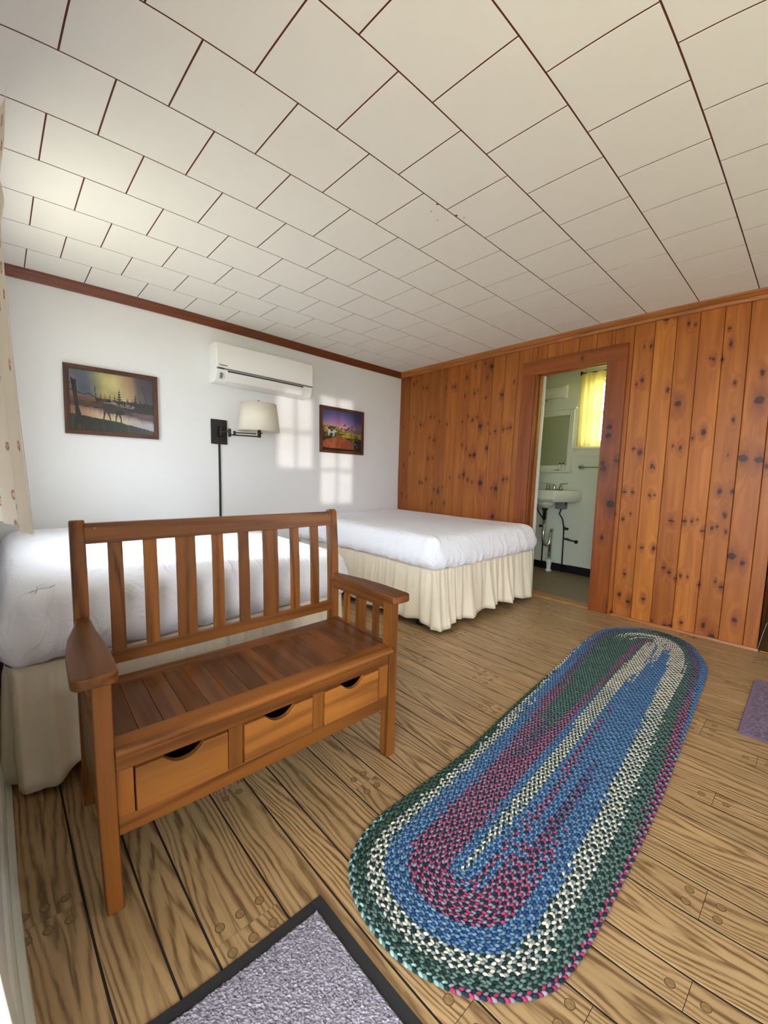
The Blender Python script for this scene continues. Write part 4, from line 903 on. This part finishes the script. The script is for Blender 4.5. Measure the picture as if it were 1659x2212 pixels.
def paint_field(u, v):
    n = fbm(u, v, 6, 6, 21); n2 = fbm(u, v, 40, 10, 22); n3 = fbm(u, v, 14, 14, 23)
    c = ramp(v + .08 * (n - .5) + .10 * np.cos((u - .35) * 5), [(.05, (52, 62, 118)), (.18, (84, 78, 142)), (.30, (128, 96, 158)), (.40, (176, 112, 158)), (.48, (206, 140, 158))])
    c = blend(c, np.clip(np.abs(u - .4) * 1.6 - .35, 0, 1) * np.clip(1 - v / .36, 0, 1) , (44, 58, 116), .8)
    c = blend(c, np.clip((u - .78) / .2, 0, 1) * np.clip((v - .26) / .15, 0, 1), (140, 112, 70), .9)
    c = blend(c, (u > .5) & (v > .40 + .06 * n), (126, 100, 92)); c = blend(c, (v > .47 + .02 * np.sin(u * 9)) & (u > .45) & (v < .53), (112, 88, 110), .9)
    f1 = .34 + .22 * u; c = blend(c, v > f1 + .03 * n2, (110, 116, 36)); c = blend(c, (v > f1) & (v < f1 + .06) & (n2 > .45), (196, 150, 50))
    c = blend(c, (v > .52 + .02 * u) & (u > .4) & (v < .66), (188, 160, 40)); c = blend(c, (v > .56) & (n3 > .5) & (v < .72), (84, 90, 30)); c = blend(c, (v > .40) & (u < .32) & (n3 > .42), (56, 70, 34))
    c = blend(c, (u < .12) & (v > .42) & (v < .56) & (n > .4), (190, 124, 44)); c = blend(c, (v > .66), (58, 52, 26)); c = blend(c, (v > .6) & (u > .6) & (n2 > .6), (120, 116, 50), .8)
    dirt = inpoly(u, v, [(.0, .80), (.10, .74), (.25, .69), (.38, .635), (.48, .64), (.58, .68), (.68, .73), (.76, .79), (.85, .84), (.80, .9), (.75, .98), (.2, .97), (0, .92)]); c = blend(c, dirt, (166, 72, 34)); c = blend(c, dirt & (n3 > .52), (190, 96, 44), .7); c = blend(c, dirt & (n > .55) & (u > .4), (140, 52, 26), .7)
    c = blend(c, (v > .95) | ((u > .80) & (v > .72)), (26, 24, 18)); c = blend(c, (u > .70) & (v > .78) & (n2 > .5) & (~dirt), (52, 60, 40))
    for x_, y0_, y1_ in ((.56, .42, .62), (.73, .5, .66), (.90, .54, .68), (.31, .39, .45), (.34, .4, .46), (.38, .41, .47), (.26, .38, .44)): c = blend(c, seg(u, v, (x_, y0_), (x_ + .004, y1_), .007, .007, 1.2), (52, 40, 46))
    for x_, y_ in ((.55, .34), (.66, .40), (.74, .36), (.74, .42), (.62, .44), (.47, .44)): c = blend(c, seg(u, v, (x_ - .03, y_ + .02), (x_, y_), .01, .018, 1.2) | seg(u, v, (x_, y_), (x_ + .035, y_ - .02), .014, .006, 1.2), (46, 34, 42))
    dog = inpoly(u, v, [(.13, .50), (.17, .485), (.26, .50), (.29, .50), (.31, .485), (.345, .49), (.37, .52), (.35, .535), (.32, .53), (.30, .56), (.26, .57), (.16, .57), (.135, .55)])
    for a, b in (((.145, .55), (.14, .64)), ((.17, .56), (.165, .63)), ((.26, .56), (.25, .66)), ((.29, .56), (.28, .64)), ((.13, .50), (.105, .44))): dog |= seg(u, v, a, b, .012, .009, 1.2)
    c = blend(c, dog, (206, 204, 196)); c = blend(c, dog & (((u > .33) & (v < .52)) | ((np.abs(u - .22) < .03) & (v < .53))), (40, 36, 34))
    fl = ((u * 61 + v * 37) % 1 > .80) & (n2 > .62) & (np.abs(v - (.50 + .38 * u)) < .04) & (u > .5); c = blend(c, fl, (222, 216, 200))
    g_ = c.mean(-1, keepdims=True); return (c * .74 + g_ * .26) * .88
pic_mat = vcol('painted_canvas', .28, .5)
def picture(name, label, ya, yb, za, zb, fn, fw=.030):
    t = thing(name, label, 'picture', (0, (ya + yb) / 2, za)); W_, H_ = yb - ya, zb - za; hw = W_ / 2
    def fr_(mb): return mb
    for nm, pts, mat in (('frame_side', [(-hw, 0), (-hw + fw, fw), (-hw + fw, H_ - fw), (-hw, H_)], 'frame_wood_z'), ('frame_side', [(hw, 0), (hw, H_), (hw - fw, H_ - fw), (hw - fw, fw)], 'frame_wood_z'),
                         ('frame_side', [(-hw, 0), (hw, 0), (hw - fw, fw), (-hw + fw, fw)], 'frame_wood'), ('frame_side', [(-hw, H_), (-hw + fw, H_ - fw), (hw - fw, H_ - fw), (hw, H_)], 'frame_wood')):
        obj(nm, MB().prism(pts, .001, .022, 'x'), M[mat], t, bevel=.0015)
    nx, ny = 200, 150; iw, ih = W_ - 2 * fw, H_ - 2 * fw
    uu, vv = np.meshgrid(np.linspace(0, 1, nx + 1), np.linspace(0, 1, ny + 1))
    V = np.stack([np.full(uu.size, .014), (-iw / 2 + iw * uu).ravel(), (fw + ih * (1 - vv)).ravel()], 1)
    i = np.arange(nx); j = np.arange(ny)[:, None]; a = (j * (nx + 1) + i).ravel(); F = np.stack([a, a + nx + 1, a + nx + 2, a + 1], 1)
    me = bpy.data.meshes.new('canvas'); me.from_pydata(V.tolist(), [], F.tolist()); me.update()
    ca = me.color_attributes.new('Col', 'FLOAT_COLOR', 'POINT'); c = np.clip(linn(fn(uu, vv)), 0, 1).reshape(-1, 3)
    ca.data.foreach_set('color', np.concatenate([c, np.ones((len(c), 1))], 1).astype(np.float32).ravel()); me.materials.append(pic_mat)
    obj('canvas', me, parent=t); return t
picture('framed_painting', 'framed dusk painting of a moose by a river, left of the air conditioner', -3.122, -2.570, 1.262, 1.716, paint_moose)
picture('framed_painting', 'framed painting of a dog on a red dirt path under a purple sky', -1.148, -.578, 1.266, 1.728, paint_field)

# ------------------------------------------------------------------ curtains of the near window
def edge_r(tx, tz): return 0
fc = thing('window_curtain', 'cream floral curtain panel at the right edge of the near window', 'curtain', (1.9, -3.5, 0))
def floral_panel(x0, x1, z0, z1, ybot, ytop):
    nx, nz = 70, 40; v = []; f = []
    for j in range(nz + 1):
        tz = j / nz; z = z0 + (z1 - z0) * tz
        for i in range(nx + 1):
            tx = i / nx; xx = x0 + (x1 - x0) * tx
            ye = np.interp(z, [.84, 1.05, 1.35, 1.60, 1.70, 1.76, 1.82, 1.92], [.121, .111, .094, .083, .078, .086, .074, .084])
            fold = .018 * math.sin((1 - tx) * 13 + .6 * tz) * (1 - tx) ** .5 * (1 - .3 * tz)
            v.append((xx, ye * (tx ** .3 * .55 + .45) + fold - .02 * (1 - tx), z))
    for j in range(nz):
        for i in range(nx): a = j * (nx + 1) + i; f.append((a, a + 1, a + nx + 2, a + nx + 1))
    return MB().add(v, f)
obj('curtain_panel', floral_panel(-.5, 0, .845, 2.06, 0, 0), M['floral'], fc, smooth=True)
hm = MB(); v = []; zs = np.linspace(.86, 1.5, 20)
for z in zs:
    ye = np.interp(z, [.84, 1.05, 1.35, 1.60], [.121, .111, .094, .083]); v += [(0.0, ye + .001, z), (.045, ye + .002, z)]
hm.add(v, [(2 * i, 2 * i + 1, 2 * i + 3, 2 * i + 2) for i in range(19)])
obj('curtain_hem', hm, M['hem'], fc, smooth=True)
obj('curtain_rod', MB().tube([(-1.42, .06, 2.05), (.03, .06, 2.05)], .008), M['white_trim'], fc, smooth=True)
fl = thing('window_curtain', 'cream floral curtain panel at the far side of the near window', 'curtain', (.3, -3.46, 0))
obj('curtain_panel', curtain_mesh(-.2, .28, .86, 2.06, 0, .014, 4), M['floral'], fl, smooth=True)

# ------------------------------------------------------------------ braided rug
OUT = [(2.475, -.50), (2.482, -.90), (2.512, -1.20), (2.557, -1.80), (2.591, -2.20), (2.590, -2.53), (2.592, -2.66), (2.628, -2.772), (2.687, -2.828), (2.755, -2.856), (2.830, -2.866), (2.92, -2.858), (3.033, -2.812), (3.103, -2.752), (3.151, -2.685), (3.170, -2.596), (3.174, -2.449), (3.170, -2.10), (3.160, -1.80), (3.132, -1.29), (3.118, -1.02), (3.106, -.76), (3.080, -.55), (3.010, -.355), (2.930, -.215), (2.822, -.148), (2.72, -.145), (2.62, -.185), (2.54, -.28), (2.492, -.38)]
def resample(P, n):
    P = np.array(P + [P[0]]); 
    # Catmull-Rom smoothing
    Q = []; m = len(P) - 1
    for i in range(m):
        p0, p1, p2, p3 = P[(i - 1) % m], P[i], P[(i + 1) % m], P[(i + 2) % m]
        for t in np.linspace(0, 1, 12, endpoint=False):
            Q.append(.5 * ((2 * p1) + (p2 - p0) * t + (2 * p0 - 5 * p1 + 4 * p2 - p3) * t * t + (3 * p1 - p0 - 3 * p2 + p3) * t ** 3))
    Q = np.array(Q + [Q[0]]); d = np.r_[0, np.cumsum(np.hypot(*np.diff(Q, axis=0).T))]; s = np.linspace(0, d[-1], n, endpoint=False)
    return np.stack([np.interp(s, d, Q[:, 0]), np.interp(s, d, Q[:, 1])], 1), d[-1]
OUTP, _ = resample(OUT, 900)
CA, CB = np.array([2.872, -2.575]), np.array([2.775, -.44])
def to_centre(p):
    """closest point of the rug's centre line, eased so that rings stay evenly spaced"""
    d = CB - CA; t = np.clip(((p - CA) @ d) / (d @ d), 0, 1); return CA + t[:, None] * d
CEN = to_centre(OUTP)
COLS = {k: linn(c) for k, c in dict(pink=(150, 58, 92), mag=(150, 48, 78), blue=(70, 108, 148), cream=(206, 200, 184), green=(80, 104, 98), dgreen=(54, 76, 64), teal=(130, 168, 164), mauve=(104, 76, 104), purple=(98, 76, 114)).items()}
LT = [(0, 'teal .05 green .15 cream .31 blue .52 pink .88 blue 1'), (.05, 'teal .05 dgreen .16 cream .32 blue .5 pink .88 blue 1'), (.12, 'dgreen .15 cream .25 blue .44 pink .86 blue .97 cream 1'), (.25, 'dgreen .10 cream .22 blue .38 pink .78 blue .92 cream 1'),
      (.36, 'dgreen .07 cream .18 blue .33 pink .50 mauve .66 pink .78 blue .90 cream 1'), (.47, 'dgreen .03 cream .12 blue .24 pink .38 green .68 pink .78 blue .86 cream 1'), (.62, 'cream .06 blue .18 mauve .30 green .74 pink .81 green .85 cream 1'),
      (.85, 'blue .09 mauve .22 green .74 pink .84 green .90 cream 1'), (.93, 'blue .10 mauve .2 green .34 cream .5 green .60 cream .66 green .8 pink .94 green 1'), (.98, 'blue .10 green .34 cream .62 green .68 cream .9 mauve 1'), (1.0, 'dgreen .30 cream .65 green .7 cream 1')]
RT = [(0, 'mag .04 green .15 cream .3 blue .48 pink .86 blue 1'), (.06, 'mag .06 green .17 cream .31 blue .49 pink .84 blue 1'), (.12, 'mag .07 green .2 cream .34 blue .52 pink .78 blue .86 pink .92 blue 1'), (.25, 'mag .07 green .22 cream .38 blue .62 purple .70 blue .82 pink .87 blue .95 cream 1'),
      (.4, 'mag .09 green .24 cream .45 blue .84 mag .88 blue .94 cream 1'), (.6, 'blue .06 mag .14 green .3 cream .48 blue .93 cream 1'), (.75, 'blue .1 mauve .2 green .32 cream .55 blue .86 cream 1'),
      (.85, 'blue .12 mauve .24 green .34 cream .62 blue .76 cream .86 blue .9 cream 1'), (.93, 'blue .1 mauve .25 green .36 cream 1'), (1.0, 'dgreen .3 cream .7 green .75 cream 1')]
def parse(T): return [(u, [(s.split()[2 * i], float(s.split()[2 * i + 1])) for i in range(len(s.split()) // 2)]) for u, s in T]
LT, RT = parse(LT), parse(RT)
def accent(u, d, left, rnd):
    T = LT if left else RT; us = [t[0] for t in T]; i = max(0, min(len(T) - 2, int(np.searchsorted(us, u)) - 1)); f = (u - us[i]) / (us[i + 1] - us[i] + 1e-9)
    row = T[i + 1] if f + .9 * (rnd - .5) > .5 else T[i]
    for name, lim in row[1]:
        if d < lim: return name
    return row[1][-1][0]
rug = thing('braided_rug', 'long oval braided rug in blue, green, pink and cream', 'rug', (2.83, -1.5, 0))
rug_mat = vcol('braided_wool', .95, .1, bump=.25, bscale=700)
NR = 20
def ring(k):
    t = (k + .5) / NR; P = OUTP * (1 - t) + CEN * t
    P, L_ = resample([tuple(p) for p in P[::10]], 1200); return P, L_
# unit lobe: half ellipsoid
lob = []; lf = []
for r_, h in ((1.0, 0.0), (.86, .55), (.45, .92)):
    for i in range(8): a = 2 * PI * i / 8; lob.append((r_ * math.cos(a), r_ * math.sin(a), h))
lob.append((0, 0, 1.0)); lob = np.array(lob)
for j in range(2):
    for i in range(8): lf.append((j * 8 + i, j * 8 + (i + 1) % 8, (j + 1) * 8 + (i + 1) % 8, (j + 1) * 8 + i))
for i in range(8): lf.append((16 + i, 16 + (i + 1) % 8, 24))
darkn = linn((30, 46, 62)); darkg = linn((32, 50, 48)); NL = len(lob)
for k in range(NR):
    P, Lk = ring(k); n = int(Lk / .0118); n -= n % 3
    if n < 9: continue
    t_ = (k + .5) / NR
    V = []; C_ = []
    widn = None
    for side in (0, 1):
        for q_ in range(n):
            s = (q_ + (.5 if side else 0)) / n * 1200; i0 = int(s) % 1200; p = P[i0]; tg = P[(i0 + 3) % 1200] - P[(i0 - 3) % 1200]; tg /= np.hypot(*tg); nr_ = np.array([-tg[1], tg[0]])
            # local braid width from the distance outline - centre line
            cpt = to_centre(p[None])[0]; wloc = np.hypot(*(p - cpt)) / max(1e-6, (1 - t_)) / NR
            wloc = min(.016, max(.0105, wloc))
            sl = .42 if side else -.42
            dx = tg * math.cos(sl) + nr_ * math.sin(sl); dy = np.array([-dx[1], dx[0]])
            c_ = p + nr_ * (wloc * .25 * (1 if side else -1))
            a_, b_, h_ = .0084, wloc * .30, .0058 + rng.uniform(-.0006, .0006)
            pts = c_[None] + lob[:, :1] * a_ * dx[None] + lob[:, 1:2] * b_ * dy[None]
            V.append(np.concatenate([pts - np.array([[2.83, -1.5]]), .0055 + lob[:, 2:] * h_], 1))
            u = np.clip((p[1] + 2.866) / 2.72, 0, 1); cx_ = CA[0] + (CB[0] - CA[0]) * (p[1] - CA[1]) / (CB[1] - CA[1]); left = p[0] < cx_ or (p[1] < -2.72 and p[0] < 3.0)
            name = accent(u, t_, left, rng.random()); strand = (q_ + (2 if side else 0)) % 3
            if strand == 0: col = COLS[name]
            elif strand == 1:
                base = {'pink': (124, 120, 136), 'mag': (128, 124, 138), 'mauve': (104, 106, 120), 'purple': (94, 102, 128), 'blue': (104, 130, 152), 'cream': (132, 144, 142), 'green': (92, 114, 108), 'dgreen': (68, 90, 78), 'teal': (94, 122, 120)}[name]; col = linn(base)
                if name == 'cream' and u > .6: col = COLS['cream'] * .8
            else: col = darkg if name in ('green', 'dgreen', 'cream', 'teal') else darkn
            if name == 'blue' and strand == 2: col = linn((40, 70, 112))
            col = np.clip(col * (1 + rng.normal(0, .10)), 0, 1); C_.append(np.repeat(col[None], NL, 0))
    V = np.concatenate(V); C_ = np.concatenate(C_); nl = len(V) // NL
    F = [tuple(i + b * NL for i in fa) for b in range(nl) for fa in lf]
    me = bpy.data.meshes.new('braid'); me.from_pydata(V.tolist(), [], F); me.update(); me.shade_smooth()
    ca = me.color_attributes.new('Col', 'FLOAT_COLOR', 'POINT'); ca.data.foreach_set('color', np.concatenate([C_, np.ones((len(C_), 1))], 1).astype(np.float32).ravel()); me.materials.append(rug_mat)
    o = obj('braid', me, parent=rug)
poly = [(x_ - 2.83, y_ + 1.5) for x_, y_ in (OUTP * .985 + CEN * .015)[::6]]
if sum(poly[i][0] * poly[(i + 1) % len(poly)][1] - poly[(i + 1) % len(poly)][0] * poly[i][1] for i in range(len(poly))) < 0: poly = poly[::-1]
obj('rug_core', MB().prism(poly, .0008, .0075), plain('dark_wool_core', (44, 56, 70), .95), rug)

# ------------------------------------------------------------------ door mat
dm = thing('door_mat', 'grey pile door mat with black rubber border at the doorway', 'mat', (2.665, -3.49, 0))
MW, MD = .96, .586; bw = .030
bdr = MB()
def frame_strip(x0, x1, y0, y1): bdr.box(x0, x1, y0, y1, .0005, .0052)
frame_strip(0, MW, MD - bw, MD); frame_strip(0, MW, 0, bw); frame_strip(0, bw, bw, MD - bw); frame_strip(MW - bw, MW, bw, MD - bw)
obj('rubber_border', bdr, M['black_rubber'], dm, bevel=.002)
nx, ny = 330, 190; uu, vv = np.meshgrid(np.linspace(0, 1, nx + 1), np.linspace(0, 1, ny + 1)); X = bw - .003 + uu * (MW - 2 * bw + .006); Y = bw - .003 + vv * (MD - 2 * bw + .006)
jx, jy = rng.normal(0, .0006, X.shape), rng.normal(0, .0006, X.shape); edge = np.minimum(np.minimum(uu, 1 - uu) * MW, np.minimum(vv, 1 - vv) * MD)
Z_ = .0062 + .0028 * np.clip(edge / .006, 0, 1) + rng.normal(0, .0010, X.shape) * (edge > .002); Z_[edge < .0005] = .003
me = bpy.data.meshes.new('pile'); i = np.arange(nx); j = np.arange(ny)[:, None]; a = (j * (nx + 1) + i).ravel()
me.from_pydata(np.stack([(X + jx).ravel(), (Y + jy).ravel(), Z_.ravel()], 1).tolist(), [], np.stack([a, a + 1, a + nx + 2, a + nx + 1], 1).tolist()); me.update()
ca = me.color_attributes.new('Col', 'FLOAT_COLOR', 'POINT'); g = rng.normal(0, 1, X.size) * .22 + .14 * rng.choice([-1, 0, 0, 1, 1], X.size)
cc = linn((132, 128, 140))[None] * np.clip(1 + g * 1.5, .35, 1.9)[:, None]; ca.data.foreach_set('color', np.concatenate([cc, np.ones((len(cc), 1))], 1).astype(np.float32).ravel()); me.materials.append(vcol('mat_pile', .95, .1))
po = obj('pile', me, parent=dm); po['kind'] = 'stuff'

# small woven mat at the right edge
pm = thing('woven_mat', 'purple-grey woven mat on the floor at the right, past the rug', 'mat', (3.30, -1.2, 0))
wm = MB(); nrib = 44
for i in range(nrib): y_ = i * .0152; wm.box(0, .55, y_ + .001, y_ + .0142, .0005, .006)
obj('rib', wm, plain('purple_grey_yarn', (104, 88, 104), .95, var=.25, scale=90), pm, bevel=.002)['kind'] = 'stuff'
obj('binding', MB().box(-.012, .004, 0, .67, .0005, .0055).box(0, .55, -.01, .002, .0005, .0055).box(0, .55, .667, .68, .0005, .0055), plain('purple_binding', (112, 92, 116), .9), pm, bevel=.002)
